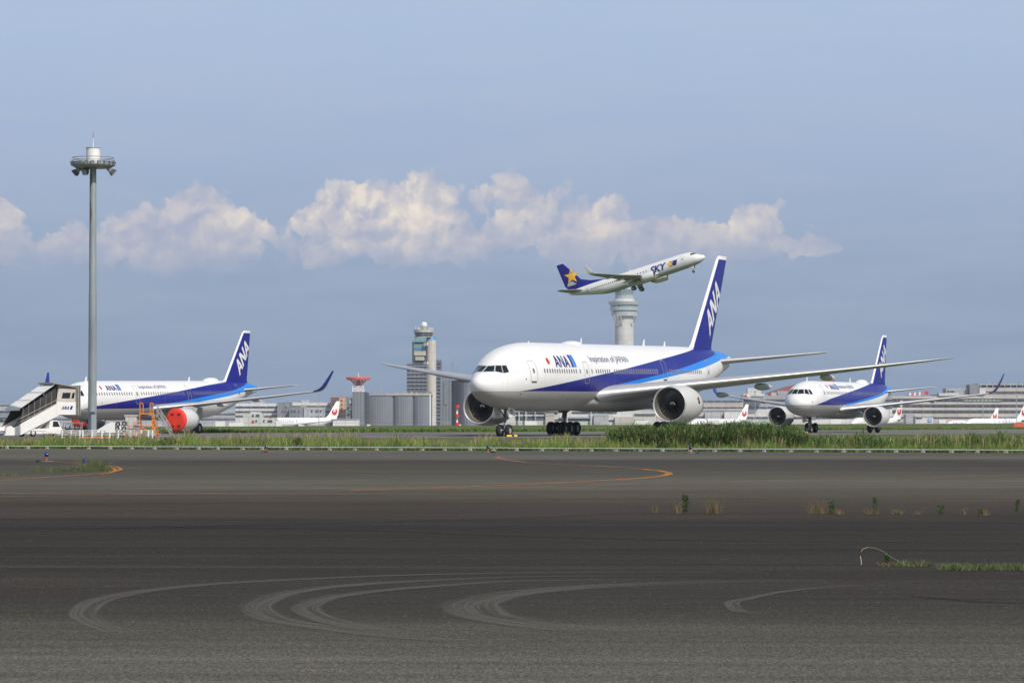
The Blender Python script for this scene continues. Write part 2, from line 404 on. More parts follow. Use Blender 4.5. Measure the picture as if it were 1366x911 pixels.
def fin_patch(sec, polys, m, side, name, parent, dz=0.6, dx=0.35, off=0.02, mats=None):
    bm = bmesh.new()
    for k, poly in enumerate(polys):
        f = bm.faces.new([bm.verts.new((p[0], 0, p[1])) for p in poly]); f.material_index = mats[k] if mats else 0
    xs = [v.co.x for v in bm.verts]; zs = [v.co.z for v in bm.verts]
    x = min(xs)
    while x < max(xs):
        bmesh.ops.bisect_plane(bm, geom=bm.verts[:] + bm.edges[:] + bm.faces[:], plane_co=(x, 0, 0), plane_no=(1, 0, 0)); x += dx
    a_, b_ = sec[1], sec[-2]; xa, xb = a_[1] + a_[2] - .12, b_[1] + b_[2] - .10      # trim at the trailing edge
    nrm = Vector((b_[0] - a_[0], 0, -(xb - xa))).normalized()
    bmesh.ops.bisect_plane(bm, geom=bm.verts[:] + bm.edges[:] + bm.faces[:], plane_co=(xa, 0, a_[0]), plane_no=nrm, clear_outer=True)
    for v in bm.verts: v.co.y = side * (fin_y(sec, v.co.x, v.co.z) + off)
    me = bpy.data.meshes.new(name); bm.to_mesh(me); bm.free()
    for q in (m if isinstance(m, (list, tuple)) else [m]): me.materials.append(q)
    o = bpy.data.objects.new(name, me); scene.collection.objects.link(o); o.parent = parent; return o

def livery_material(name, fus, curves, zmax=12.0):
    """white body with painted bands; curves give band limits (x -> z) in section heights"""
    m = bpy.data.materials.new(name); m.use_nodes = True; N = NT(m.node_tree); b = m.node_tree.nodes['Principled BSDF']
    b.inputs['Roughness'].default_value = 0.36; b.inputs['Specular IOR Level'].default_value = 0.35; b.inputs['Coat Weight'].default_value = 0.06; b.inputs['Coat Roughness'].default_value = 0.15
    tc = N.new('ShaderNodeTexCoord'); sep = N.new('ShaderNodeSeparateXYZ'); N.link(tc.outputs['Object'], sep.inputs[0])
    X, Z = sep.outputs[0], sep.outputs[2]; xn = N.math('DIVIDE', X, fus.L)
    def curve(pts):
        n = N.new('ShaderNodeFloatCurve'); c = n.mapping.curves[0]; n.mapping.use_clip = False
        pts = [(x / fus.L, (z + fus.sh(x)) / zmax) for x, z in pts]
        while len(c.points) > 2: c.points.remove(c.points[1])
        c.points[0].location = pts[0]; c.points[1].location = pts[-1]
        for p in pts[1:-1]: c.points.new(*p)
        for p in c.points: p.handle_type = 'AUTO_CLAMPED' if curves.get('smooth') else 'VECTOR'
        n.mapping.update(); N.link(xn, n.inputs['Value'])
        return N.math('MULTIPLY', n.outputs[0], zmax)
    dirt = N.noise(N.vmath('MULTIPLY', tc.outputs['Object'], (0.25, 1.0, 1.6)), 1.0, 6, 0.65)
    seam = N.math('LESS_THAN', N.math('ABSOLUTE', N.math('SUBTRACT', N.math('FRACT', N.math('DIVIDE', X, 5.33)), 0.5)), 0.0045)
    seam = N.math('MAXIMUM', seam, N.math('LESS_THAN', N.math('ABSOLUTE', N.math('SUBTRACT', X, fus.L * 0.034)), 0.02))
    dirtf = N.maprange(dirt, 0.48, 0.8, 0, 0.14)
    col = N.mix(dirtf, curves.get('white', (0.80, 0.80, 0.79)), (0.62, 0.60, 0.56))
    if 'grey' in curves:
        g = curve(curves['grey']); gc = N.mix(N.maprange(dirt, 0.4, 0.75, 0, 0.35), (0.46, 0.455, 0.44), (0.34, 0.32, 0.29))
        col = N.mix(N.math('LESS_THAN', Z, g), col, gc)
    if 'light' in curves:
        lo = curve(curves['light']); hi = curve(curves['darkbot'])
        f = N.math('MULTIPLY', N.math('GREATER_THAN', Z, lo), N.math('LESS_THAN', Z, hi))
        f = N.math('MULTIPLY', f, N.math('GREATER_THAN', X, curves['light_x']))
        col = N.mix(f, col, (0.010, 0.225, 0.74))
    if 'darktop' in curves:
        hi = curve(curves['darktop']); lo = curve(curves['darkbot'])
        f = N.math('MULTIPLY', N.math('GREATER_THAN', Z, lo), N.math('LESS_THAN', Z, hi))
        col = N.mix(f, col, (0.010, 0.014, 0.225))
        f = N.math('MULTIPLY', N.math('GREATER_THAN', Z, hi), N.math('LESS_THAN', Z, N.math('ADD', hi, 0.001)))
    if 'dorsal' in curves:
        hi = curve(curves['dorsal']); col = N.mix(N.math('MULTIPLY', N.math('GREATER_THAN', Z, hi), N.math('GREATER_THAN', X, curves['dorsal_x'])), col, (0.03, 0.035, 0.30))
    N.link(N.mix(N.math('MULTIPLY', seam, 0.35), col, (0.30, 0.30, 0.31)), b.inputs['Base Color']); return m
def fin_material(name, a, k, wd, ztip, col, white=(0.80, 0.80, 0.79)):
    """coloured fin with white leading edge x < a+k*z+wd and white tip"""
    m = bpy.data.materials.new(name); m.use_nodes = True; N = NT(m.node_tree); b = m.node_tree.nodes['Principled BSDF']
    b.inputs['Roughness'].default_value = 0.4; b.inputs['Specular IOR Level'].default_value = 0.3
    tc = N.new('ShaderNodeTexCoord'); sep = N.new('ShaderNodeSeparateXYZ'); N.link(tc.outputs['Object'], sep.inputs[0])
    le = N.math('ADD', N.math('MULTIPLY', sep.outputs[2], k), a + wd)
    f = N.math('MAXIMUM', N.math('LESS_THAN', sep.outputs[0], le), N.math('GREATER_THAN', sep.outputs[2], ztip))
    N.link(N.mix(f, col, white), b.inputs['Base Color']); return m

LINERG = mat('inlet_liner_grey', (0.11, 0.11, 0.105), 0.5)
def engine(parent, S, x, y, z, Rr, Ln, side, liner, cover=False, tag_=False):
    root = thing_part('engine', parent, (x, y, z))
    mb = MB()
    prof = [(0.10 * Rr, 0.935 * Rr), (0.3 * Rr, 0.975 * Rr), (0.7 * Rr, Rr), (1.3 * Rr, 1.0 * Rr), (0.62 * Ln, 0.985 * Rr), (0.8 * Ln, 0.90 * Rr), (Ln, 0.76 * Rr), (Ln * 0.995, 0.72 * Rr), (Ln * 0.8, 0.70 * Rr)]
    mb.lathe(prof, S['cowl'], n=48)
    o = mb.build('cowling', root)
    mb = MB(); pr = []
    for i in range(11):
        t = math.pi * i / 10; pr.append((0.10 * Rr - 0.10 * Rr * math.sin(t), 0.935 * Rr - 0.045 * Rr * (1 - math.cos(t))))
    mb.lathe(pr, SILVER, n=48); mb.build('inlet_lip', root)
    mb = MB(); mb.lathe([(0.10 * Rr, 0.845 * Rr), (0.3 * Rr, 0.80 * Rr, LINERG), (0.46 * Rr, 0.79 * Rr, LINERG), (0.62 * Rr, 0.79 * Rr)], liner, n=48)
    mb.build('inlet_liner', root)
    mb = MB(); mb.lathe([(0.72 * Rr, 0.80 * Rr), (0.73 * Rr, 0.02)], BLACK, n=32)
    nb = S.get('blades', 22)
    for i in range(nb):
        t = 2 * math.pi * i / nb; rows = []
        for k in range(5):
            r = Rr * (0.2 + 0.58 * k / 4); tw = R(25 + 38 * k / 4); ch = Rr * (0.10 + 0.11 * k / 4); sweep = 0.10 * math.sin(k / 4 * 3)
            row = []
            for e in (-1, 1):
                a_ = t + sweep + e * ch * math.sin(tw) / r * 0.75; row.append((0.62 * Rr + e * ch * math.cos(tw) * 0.5 + 0.02, r * math.cos(a_), r * math.sin(a_)))
            rows.append(row)
        mb.grid(rows, FANB)
    mb.build('fan', root, recalc=False)
    mb = MB(); mb.lathe([(0.30 * Rr, 0.001), (0.33 * Rr, 0.05 * Rr), (0.45 * Rr, 0.14 * Rr), (0.62 * Rr, 0.215 * Rr)], BLACK, n=24)
    sw = []
    for i in range(9):
        t = i * 0.42; r0 = Rr * (0.03 + 0.012 * i); sw.append([(0.30 * Rr + (r0) * 0.95 - 0.02 - 0.01, r0 * math.cos(t), r0 * math.sin(t)), (0.30 * Rr + (r0 + 0.05 * Rr) * 0.95 - 0.03, (r0 + 0.05 * Rr) * math.cos(t), (r0 + 0.05 * Rr) * math.sin(t))])
    mb.grid(sw, FWHITE); mb.build('spinner', root)
    mb = MB(); mb.lathe([(Ln * 0.8, 0.55 * Rr), (Ln * 1.02, 0.50 * Rr), (Ln * 1.18, 0.40 * Rr), (Ln * 1.17, 0.37 * Rr), (Ln * 1.1, 0.25 * Rr), (Ln * 1.32, 0.02)], EXH, n=32); mb.build('exhaust', root)
    return root
def thing_part(name, parent, loc):
    """a part that has pieces of its own: an Empty child"""
    o = bpy.data.objects.new(name, None); scene.collection.objects.link(o); o.parent = parent; o.location = loc; o.empty_display_size = 0.2; return o
def pylon(parent, x0, x1, y, z0, z1, zt, th, m):
    mb = MB(); prof = [(x0, z0), (x0 + 0.35 * (x1 - x0), zt - 0.02), (x1, zt), (x1 + 1.0, zt - 0.15), (x1 + 0.2, z1), (x0 + 0.5 * (x1 - x0), z1 - 0.2)]
    rows = []
    for k in (-1, -0.6, 0.6, 1):
        rows.append([(px_ + (0.15 if abs(k) == 1 else 0), y + k * th / 2, pz - (0.06 if abs(k) == 1 else 0)) for px_, pz in prof])
    mb.grid(rows, m, False, True); mb.add(rows[0], [tuple(range(6))], m); mb.add(rows[-1], [tuple(range(6))], m); mb.build('pylon', parent)
def wheel(mb_or_none, c, r, wd, parent, name='wheel'):
    mb = MB(); h = wd / 2
    mb.lathe([(-h * 0.7, r * 0.50), (-h, r * 0.62), (-h, r * 0.86), (-h * 0.7, r * 0.97), (0, r), (h * 0.7, r * 0.97), (h, r * 0.86), (h, r * 0.62), (h * 0.7, r * 0.50)], TYRE, c, 'y', 24)
    mb.lathe([(-h * 0.7, r * 0.50), (-h * 0.55, r * 0.44), (-h * 0.6, r * 0.2), (-h * 0.9, r * 0.12), (-h * 0.9, 0.001)], HUB, c, 'y', 18)
    mb.lathe([(h * 0.7, r * 0.50), (h * 0.55, r * 0.44), (h * 0.6, r * 0.2), (h * 0.9, r * 0.12), (h * 0.9, 0.001)], HUB, c, 'y', 18)
    return mb.build(name, parent)

def airliner(S):
    root = thing(S['name'], S['label'], 'airliner', S['loc'], S['yaw'])
    if 'rot' in S: root.rotation_mode = 'XYZ'; root.matrix_world = S['rot']
    root['group'] = S['group'] if 'group' in S else root.get('group', None) if root.get('group') else None
    if root['group'] is None: del root['group']
    F = S['fus']; side = S['side']; detail = S.get('detail', 2); sh = F.sh
    F.mesh(S['body_mat']).build('fuselage', root)
    # wing fairing
    fx0, fx1, fw, fzt, fzb = S['fairing']; mb = MB(); rows = []
    for i in range(25):
        u = i / 24; x = fx0 + (fx1 - fx0) * u; k = math.sin(math.pi * u) ** 0.45 if 0 < u < 1 else 0.02
        zc = (fzt + fzb) / 2 + sh(x); hz = (fzt - fzb) / 2 * (0.35 + 0.65 * k); ww = fw * k
        zc = zc + (1 - k) * 0.25
        rows.append([(x, ww * (abs(math.sin(t)) ** 0.8) * (1 if math.sin(t) >= 0 else -1), zc + hz * (abs(math.cos(t)) ** 0.75) * (1 if math.cos(t) >= 0 else -1)) for t in [2 * math.pi * j / 40 for j in range(40)]])
    mb.grid(rows, S['belly_mat'], True, True); mb.build('wing_fairing', root)
    # wings
    for sd_ in (-1, 1):
        wg = surf(S['wing'], sd_, S.get('wing_mat', WINGG), name='wing', parent=root)
        if 'winglet' in S:
            wl = surf(S['winglet'], sd_, S.get('winglet_mat', WHITE), name='winglet', parent=wg, tipmat=S.get('winglet_edge', S.get('winglet_mat', WHITE)))
        for (y, x, z, ln, r) in S.get('fairings', []):
            mb = MB(); prof = [(ln * u, r * math.sin(math.pi * u ** 0.75) ** 0.7 if 0 < u < 1 else 0.005) for u in [i / 12 for i in range(13)]]
            mb.lathe(prof, mat('fairing_paint', (0.60, 0.60, 0.59), 0.4), n=14); o = mb.build('flap_fairing', wg); o.location = (x, sd_ * y, z); o.scale = (1, 0.7, 1.0)
        if S.get('wing_decal') and sd_ == side: pass
    for sd_ in (-1, 1):
        surf(S['stab'], sd_, S.get('wing_mat', WINGG), name='tailplane', parent=root)
    # fin
    sec = S['fin']; rows = []
    for (z, xl, c, t) in sec: rows.append([(xl + px_, pz, z) for px_, pz in [(a, b if b >= 0 else b / 0.8) for a, b in foil(c, t)]])
    mb = MB(); mb.grid(rows, S['fin_mat'], True, True); mb.add(rows[-1], [tuple(range(len(rows[-1])))], S['fin_mat'])
    fin = mb.build('tail_fin', root)
    if 'dorsal' in S: S['dorsal'](root)
    if 'fin_marks' in S: S['fin_marks'](sec, fin, side)
    # engines
    ex, ey, ez, er, el_ = S['engine']
    for sd_ in (-1, 1):
        zz = ez + (S.get('engine_dz', 0) * (1 if sd_ == side else -1))
        e = engine(root, S, ex, sd_ * ey, zz, er, el_, sd_, S.get('liner', BARREL))
        pylon(e, 0.32 * el_, el_ * 0.98, 0, er * 0.93, er * 0.1, S['pylon_top'] - zz, 0.22 * er, S.get('pylon_mat', GREY))
        if sd_ == side and S.get('engine_badge'):
            mb = MB(); a0 = R(S['engine_badge']); rr = er * 1.004 + 0.01
            for k, (u, v, s_, mm) in enumerate([(0, .13, .2, BLACK), (0.05, -.13, .2, BLACK), (0, 0, .12, RED)]):
                pts = [(er * 1.72 + u + s_ * math.cos(q), sd_ * math.cos(a0 + (v + s_ * math.sin(q)) / rr) * (rr + .004 * k), math.sin(a0 + (v + s_ * math.sin(q)) / rr) * (rr + .004 * k)) for q in [i * math.pi / 5 for i in range(10)]]
                mb.add(pts, [tuple(range(10))], mm)
            mb.build('engine_badge', e)
    # landing gear
    if 'nose_gear' in S:
        gx, gr, gw, gt, ztop, zb = S['nose_gear']
        g = thing_part('nose_gear', root, (gx, 0, 0))
        mb = MB(); mb.tube((0, 0, zb + gr), (0.15, 0, zb + gr + 0.9), 0.07, STRUTL); mb.tube((0.12, 0, zb + gr + 0.7), (0.25, 0, ztop), 0.13, STRUT)
        mb.tube((0, -gt, zb + gr), (0, gt, zb + gr), 0.06, STRUTL); mb.tube((-0.02, 0, zb + gr + .35), (-0.35, 0, zb + gr + .65), .04, STRUT); mb.tube((-0.35, 0, zb + gr + .65), (.1, 0, zb + gr + 1.0), .04, STRUT)
        mb.tube((0.2, 0, zb + gr + 1.1), (-1.0, 0, ztop), 0.06, STRUT); mb.box((0.05, 0, zb + gr + 1.0), (0.25, 0.5, 0.16), STRUT)
        mb.lathe([(0, .1), (.08, .1)], FWHITE, (-.12, .17, zb + gr + 1.02), 'x', 10); mb.lathe([(0, .1), (.08, .1)], FWHITE, (-.12, -.17, zb + gr + 1.02), 'x', 10)
        mb.build('strut', g)
        for e in (-1, 1): wheel(None, (0, e * gt, zb + gr), gr, gw, g)
        for e in (-1, 1):
            mb = MB(); mb.prism([(-.75, ztop + .25), (.75, ztop + .25), (.75, ztop - .55), (-.55, ztop - .75)], e * (gt + .25), e * (gt + .30), S.get('door_mat', VWHITE)); gd = mb.build('gear_door', g)
            if S.get('door_text') and e == side:
                bm = font_bm(S['door_text'], .62, .012); me = bpy.data.meshes.new('door_number')
                for v in bm.verts: v.co = Vector((-.5 + v.co.x if side < 0 else .5 - v.co.x, e * (gt + .31), ztop - .45 + v.co.y))
                bm.to_mesh(me); bm.free(); me.materials.append(BLACK); o = bpy.data.objects.new('door_number', me); scene.collection.objects.link(o); o.parent = g
    if 'main_gear' in S:
        gx, gy, gr, gw, gt, ztop, rowsn, pitch, zb = S['main_gear']
        for e in (-1, 1):
            g = thing_part('main_gear', root, (gx, e * gy, 0)); mb = MB()
            mb.tube((0, 0, zb + gr), (0.1, 0, zb + gr + 1.3), 0.15, STRUTL if detail else STRUT); mb.tube((0.1, 0, zb + gr + 1.0), (0.15, -e * 0.2, ztop), 0.24, STRUT)
            mb.tube((0.1, 0, zb + gr + 1.4), (0.1, -e * 1.9, ztop), 0.09, STRUT); mb.tube((0.1, 0, zb + gr + 1.4), (-1.7, 0, ztop), 0.08, STRUT)
            mb.tube((0, -gt, zb + gr), (0, gt, zb + gr), 0.1, STRUT)
            if rowsn > 1:
                mb.box((0, 0, zb + gr), (pitch * (rowsn - 1) + 0.2, 0.3, 0.3), STRUT)
            mb.box((0.3, e * 0.35, ztop - 0.5), (1.5, 0.06, 1.3), GREY)
            mb.build('strut', g)
            for k in range(rowsn):
                xx = (k - (rowsn - 1) / 2) * pitch
                if rowsn > 1: pass
                for q in (-1, 1): wheel(None, (xx, q * gt, zb + gr), gr, gw, g)
    # cockpit windows
    for s2 in (-1, 1):
        for (p0, p1, zb0, zb1, zt0, zt1, pt0, pt1) in S.get('cockpit', []):
            for (mm, gr_, off, nm) in ((S.get('wframe', LINE), 0.05, 0.006, 'window_frame'), (GLASS, 0.0, 0.014, 'cockpit_window')):
                rows = []; g2 = gr_ / 3.0
                for i in range(5):
                    v = i / 4; row = []
                    for j in range(7):
                        u = j / 6; pa = (p0 - g2) + (p1 - p0 + 2 * g2) * u; pb = (pt0 - g2) + (pt1 - pt0 + 2 * g2) * u
                        zl = zb0 + (zb1 - zb0) * u - gr_; zh = zt0 + (zt1 - zt0) * u + gr_
                        row.append(F.ray(S['cpc'], pa + (pb - pa) * v, zl + (zh - zl) * v, s2, off))
                    rows.append(row)
                mb = MB(); mb.grid(rows, mm)
                o = mb.build(nm, root if nm == 'cockpit_window' else root, recalc=False)
                if nm == 'window_frame': frame = o
                else:
                    frame.parent = o
    # doors and windows
    for sd2 in ((side,) if detail < 2 else (side,)):
        for d in S.get('doors', []):
            x0, x1, z0, z1 = d[:4]; t = S.get('door_line', 0.06); c = 0.18
            out = [(x0 + c, z0), (x1 - c, z0), (x1, z0 + c), (x1, z1 - c), (x1 - c, z1), (x0 + c, z1), (x0, z1 - c), (x0, z0 + c)]
            inn = [(x0 + c, z0 + t), (x1 - c, z0 + t), (x1 - t, z0 + c), (x1 - t, z1 - c), (x1 - c, z1 - t), (x0 + c, z1 - t), (x0 + t, z1 - c), (x0 + t, z0 + c)]
            polys = [[out[i], out[(i + 1) % 8], inn[(i + 1) % 8], inn[i]] for i in range(8)]; mats = [0] * 8; mm = S.get('door_m', [LINE, BLACK])
            if S.get('door_sill'): polys.append([(x0 + .15, z0 + .02), (x1 - .15, z0 + .02), (x1 - .15, z0 + .16), (x0 + .15, z0 + .16)]); mats.append(1)
            dr = patch(F, polys, mm, sd2, 0.012, name='cabin_door', parent=root, mats=mats)
            wz = S['win_z']; xc = (x0 + x1) / 2
            patch(F, [[(xc - .13, wz - .22), (xc + .13, wz - .22), (xc + .13, wz + .16), (xc - .13, wz + .16)]], PANE, sd2, 0.02, name='door_window', parent=dr)
        ww, wh = S.get('win_size', (0.20, 0.37))
        for (a, b, st) in S.get('windows', []):
            n = max(1, int(round((b - a) / st)) + 1)
            for k in range(n):
                x = a + k * st; wz = S['win_z']; fr = S.get('win_frame', 0.03)
                def oct_(hx, hz): c = min(hx, hz) * .5; return [(x - hx + c, wz - hz), (x + hx - c, wz - hz), (x + hx, wz - hz + c), (x + hx, wz + hz - c), (x + hx - c, wz + hz), (x - hx + c, wz + hz), (x - hx, wz + hz - c), (x - hx, wz - hz + c)]
                bm = bmesh.new()
                for q, (hx, hz, of) in enumerate(((ww / 2 + fr, wh / 2 + fr, 0.010), (ww / 2, wh / 2, 0.018))):
                    vv = [bm.verts.new(F.pt(p[0], p[1], sd2, of)) for p in oct_(hx, hz)]
                    f = bm.faces.new(vv); f.material_index = q
                me = bpy.data.meshes.new('cabin_window'); bm.to_mesh(me); bm.free(); me.materials.append(PFRAME); me.materials.append(S.get('pane', PANE))
                o = bpy.data.objects.new('cabin_window', me); scene.collection.objects.link(o); o.parent = root
    # roof antennas
    def crown(x): w_, zc, hz = F.sec(x); return zc + hz + sh(x)
    for (x, h, c) in S.get('antennas', []):
        mb = MB(); mb.prism([(x, crown(x) - .05), (x + c, crown(x) - .05), (x + c * 1.1, crown(x) + h), (x + c * .65, crown(x) + h)], -.03, .03, WHITE); mb.build('antenna', root)
    if 'radome' in S:
        x, L_, h, wd = S['radome']; mb = MB(); rows = []
        for i in range(15):
            u = i / 14; k = max(0.02, math.sin(math.pi * min(max(u, 0.0), 1.0)) ** 0.5)
            rows.append([(x + L_ * u, wd * k * math.cos(t), crown(x + L_ * u) - .12 + (h + .12) * k * abs(math.sin(t)) ** .6) for t in [math.pi * j / 12 for j in range(13)]])
        mb.grid(rows, WHITE); mb.build('satellite_radome', root)
    if 'marks' in S: S['marks'](F, root, side)
    return root

def ana_fin(o, e1, e2):
    def fn(sec, fin, side):
        for sd_ in (-1, 1):
            polys = [[(o[0] + p[0] * e1[0] + p[1] * e2[0], o[1] + p[0] * e1[1] + p[1] * e2[1]) for p in q] for q in ana_polys(0.25, 0.04)]
            fin_patch(sec, polys[:3] + [], WHITE, sd_, 'lettering', fin, off=.020)
            fin_patch(sec, polys[3:6], WHITE, sd_, 'lettering', fin, off=.022)
            fin_patch(sec, polys[6:], WHITE, sd_, 'lettering', fin, off=.024)
    return fn
def ana_side(x0, x1, z0, z1, bars, flag, txt, sl=0.32):
    """company letters, flag disc and slogan on the cabin side"""
    def fn(F, root, side):
        W_ = (x1 - x0); unit = W_ / 3.12; H = z1 - z0
        for k in range(3):
            qs = (AQ(.26), NQ(.24), AQ(.26))[k]
            polys = [[(x0 + (p[0] + k * 1.06) * unit + 0 * p[1] * sl, z0 + p[1] * H) for p in q] for q in qs]
            for j, q in enumerate(polys): patch(F, [q], LETTER, side, 0.012 + 0.003 * j, name='lettering', parent=root)
        b0, b1, sk = bars; m_ = (b0 + b1) / 2
        patch(F, [[(b0, z0), (m_ - .08, z0), (m_ - .08 + sk, z1 + .1), (b0 + sk, z1 + .1)], [(m_, z0), (b1, z0), (b1 + sk, z1 + .1), (m_ + sk, z1 + .1)]], [DBLUE, LBLUE], side, .012, name='company_bars', parent=root, mats=[0, 1])
        fx, fz, fr = flag
        patch(F, [[(fx + fr * math.cos(a), fz + fr * math.sin(a)) for a in [i * math.pi / 8 for i in range(16)]]], RED, side, .012, name='flag_disc', parent=root)
        tx0, tx1, tz, ts = txt; bm = font_bm('Inspiration of JAPAN', 1.0, 0.012)
        xs = [v.co.x for v in bm.verts]; L0, L1 = min(xs), max(xs)
        for v in bm.verts: v.co = Vector((tx0 + (v.co.x - L0) / (L1 - L0) * (tx1 - tx0), 0, tz + v.co.y * ts))
        wrap(F, bm, GREYLET, side, .012, 1.5, .3, 'slogan', root)
        # small fittings: static ports and probe marks
        for (px_, pz) in F.dots: patch(F, [[(px_ + .07 * math.cos(a), pz + .07 * math.sin(a)) for a in [i * math.pi / 4 for i in range(8)]]], BLACK, side, .012, name='sensor_port', parent=root)
    return fn

def yawmat(x, y, z, th): return dict(loc=(x, y, z), yaw=R(90) - R(th))
# ---------- wide-body in front
st777 = [(0, .02, 4.62, 4.58), (.12, .42, 4.98, 4.18), (.5, .80, 5.28, 3.78), (1.0, 1.10, 5.55, 3.46), (1.8, 1.45, 5.92, 3.12), (2.6, 1.78, 6.34, 2.88), (3.6, 2.16, 6.95, 2.68), (4.6, 2.48, 7.42, 2.53), (6, 2.82, 7.88, 2.38), (8, 3.04, 8.24, 2.28), (10, 3.1, 8.40, 2.24),
         (12, 3.1, 8.42, 2.2), (30, 3.1, 8.4, 2.2), (42, 3.1, 8.4, 2.2), (46, 3.04, 8.4, 2.55), (50, 2.75, 8.36, 3.4), (54, 2.2, 8.25, 4.45), (58, 1.45, 8.0, 5.5), (61, .75, 7.7, 6.15), (62.5, .25, 7.45, 6.6)]
F777 = Fus(st777, lambda x: 0.011 * max(0.0, x - 10)); F777.dots = [(4.9, 5.05), (4.6, 3.75), (13.0, 3.6), (14.5, 3.3)]
c777 = dict(darktop=[(0, 3.0), (4.0, 3.95), (8.64, 4.42), (14.7, 4.98), (20.3, 5.5), (23.9, 5.80), (36.2, 6.98), (49.3, 8.15), (52, 8.5), (62.5, 9.5)],
            darkbot=[(0, 3.96), (21, 3.96), (25, 4.62), (29.3, 5.02), (35, 5.52), (41.1, 6.15), (47.4, 6.90), (53.9, 7.60), (57.0, 8.3), (62.5, 9.6)],
            light=[(0, 3.96), (21, 3.96), (36.2, 5.20), (42.2, 5.72), (48, 6.30), (53.8, 6.95), (62.5, 7.6)], light_x=21,
            grey=[(0, 3.96), (24, 3.96), (34, 3.3), (44, 2.0), (62.5, 1.0)])
fin777 = [(8.3, 50.2, 7.1, .085), (9.2, 51.6, 5.75, .10), (18.05, 58.75, 2.95, .10), (18.42, 59.4, 2.4, .07)]
S777 = dict(name='wide_body_airliner', label='largest airliner, white with blue swoosh, standing nose-left in the middle of the picture', **yawmat(-3.106, 286.88, 0, 24.30), side=-1,
    fus=F777, body_mat=livery_material('wide_body_livery', F777, c777), belly_mat=GREY, fairing=(17.5, 41.5, 3.45, 4.4, 2.0),
    wing=[(2.6, 20.6, 15.0, 3.75, .13, .05), (3.6, 21.9, 13.9, 3.95, .125, .08), (9.6, 26.2, 10.0, 4.75, .11, .11), (16, 30.7, 7.3, 5.5, .10, .11), (23, 35.5, 4.6, 6.35, .10, .12), (28, 39.0, 2.7, 7.0, .09, .13), (30.1, 41.3, 1.3, 7.3, .08, .13), (30.45, 42.1, .5, 7.35, .08, .13)],
    fairings=[(9.5, 33.6, 3.85, 3.6, .28), (13.2, 34.0, 4.62, 5.2, .36), (19.0, 36.2, 5.50, 4.6, .32)],
    stab=[(1.0, 53.2, 6.6, 7.3, .10, .1), (1.9, 54.6, 6.0, 7.45, .10, .1), (10.3, 61.1, 2.3, 8.35, .09, .1), (10.76, 61.9, 1.3, 8.4, .07, .1)],
    fin=fin777, fin_mat=fin_material('wide_body_fin_paint', 44.2, .806, .42, 18.05, (0.010, 0.014, 0.225)), fin_marks=ana_fin((56.5, 9.95), (1.12, 1.40), (-1.45, 2.05)),
    engine=(21.2, 9.61, 2.80, 1.77, 5.3), engine_dz=.1, pylon_top=4.25, cowl=mat('cowl_paint', (0.60, 0.60, 0.58), 0.35, 0, 0.05, 1), liner=BARRELW, blades=22, engine_badge=12,
    nose_gear=(5.89, .54, .42, .42, 2.4, 0), main_gear=(31.8, 5.49, .66, .5, .70, 3.3, 3, 1.45, 0), door_text='701',
    doors=[(5.55, 6.65, 4.72, 6.72), (16.85, 17.95, 4.72, 6.72), (36.2, 37.3, 4.95, 6.95), (48.6, 49.6, 5.0, 7.0)], door_sill=True, win_z=5.83,
    windows=[(8.0, 14.95, .533), (15.83, 15.83, 1), (18.6, 18.6, 1), (19.6, 22.9, .533), (23.95, 28.5, .533), (29.4, 34.8, .533), (38.0, 46.6, .533)],
    antennas=[(11.0, .15, .2), (23.0, .55, .3), (38.5, .6, .45), (44.0, .45, .4)], radome=(19.2, 3.4, .26, .8),
    cpc=5.2, cockpit=[], marks=ana_side(10.55, 13.85, 6.18, 7.2, (14.15, 15.25, -.35 + .35), (9.2, 6.7, .30), (18.95, 28.2, 6.7, .82)))
# ---------- narrow-bodies
def st320(ext):
    return [(0, .02, 3.36, 3.32), (.1, .58, 3.82, 2.90), (.4, 1.02, 4.18, 2.54), (.9, 1.40, 4.50, 2.26), (1.5, 1.66, 4.90, 2.08), (2.2, 1.83, 5.34, 1.96), (3.0, 1.92, 5.66, 1.87), (4.0, 1.965, 5.84, 1.81), (5.5, 1.975, 5.91, 1.78), (7.0, 1.975, 5.92, 1.78),
            (24 + ext, 1.975, 5.92, 1.78), (26 + ext, 1.95, 5.92, 1.98), (29 + ext, 1.72, 5.92, 2.6), (32 + ext, 1.30, 5.84, 3.45), (35 + ext, .78, 5.62, 4.2), (37.0 + ext, .38, 5.3, 4.62), (37.55 + ext, .18, 5.15, 4.8)]
F321 = Fus(st320(6.94), lambda x: -0.4 + 0.0115 * x); F320 = Fus(st320(0), lambda x: 0.0)
F321.dots = [(2.6, 3.9), (4.8, 3.6)]; F320.dots = [(1.4, 3.5), (1.6, 2.9)]
c321 = dict(darktop=[(0, 2.5), (1.6, 2.97), (3.84, 3.28), (11.46, 3.9), (15.2, 4.2), (22.4, 4.8), (29.1, 5.38), (35.3, 5.80), (38, 6.1), (44.49, 6.6)],
            darkbot=[(0, 2.97), (14.5, 2.97), (16.3, 3.24), (22.1, 3.64), (29.4, 4.28), (35.8, 4.88), (39.7, 5.45), (44.49, 6.3)],
            light=[(0, 2.97), (18.5, 2.97), (26.8, 3.60), (33.1, 4.14), (38.7, 4.66), (44.49, 5.0)], light_x=14.5, grey=[(0, 2.97), (20, 2.97), (26, 2.4), (32, 1.4), (44.49, 1)])
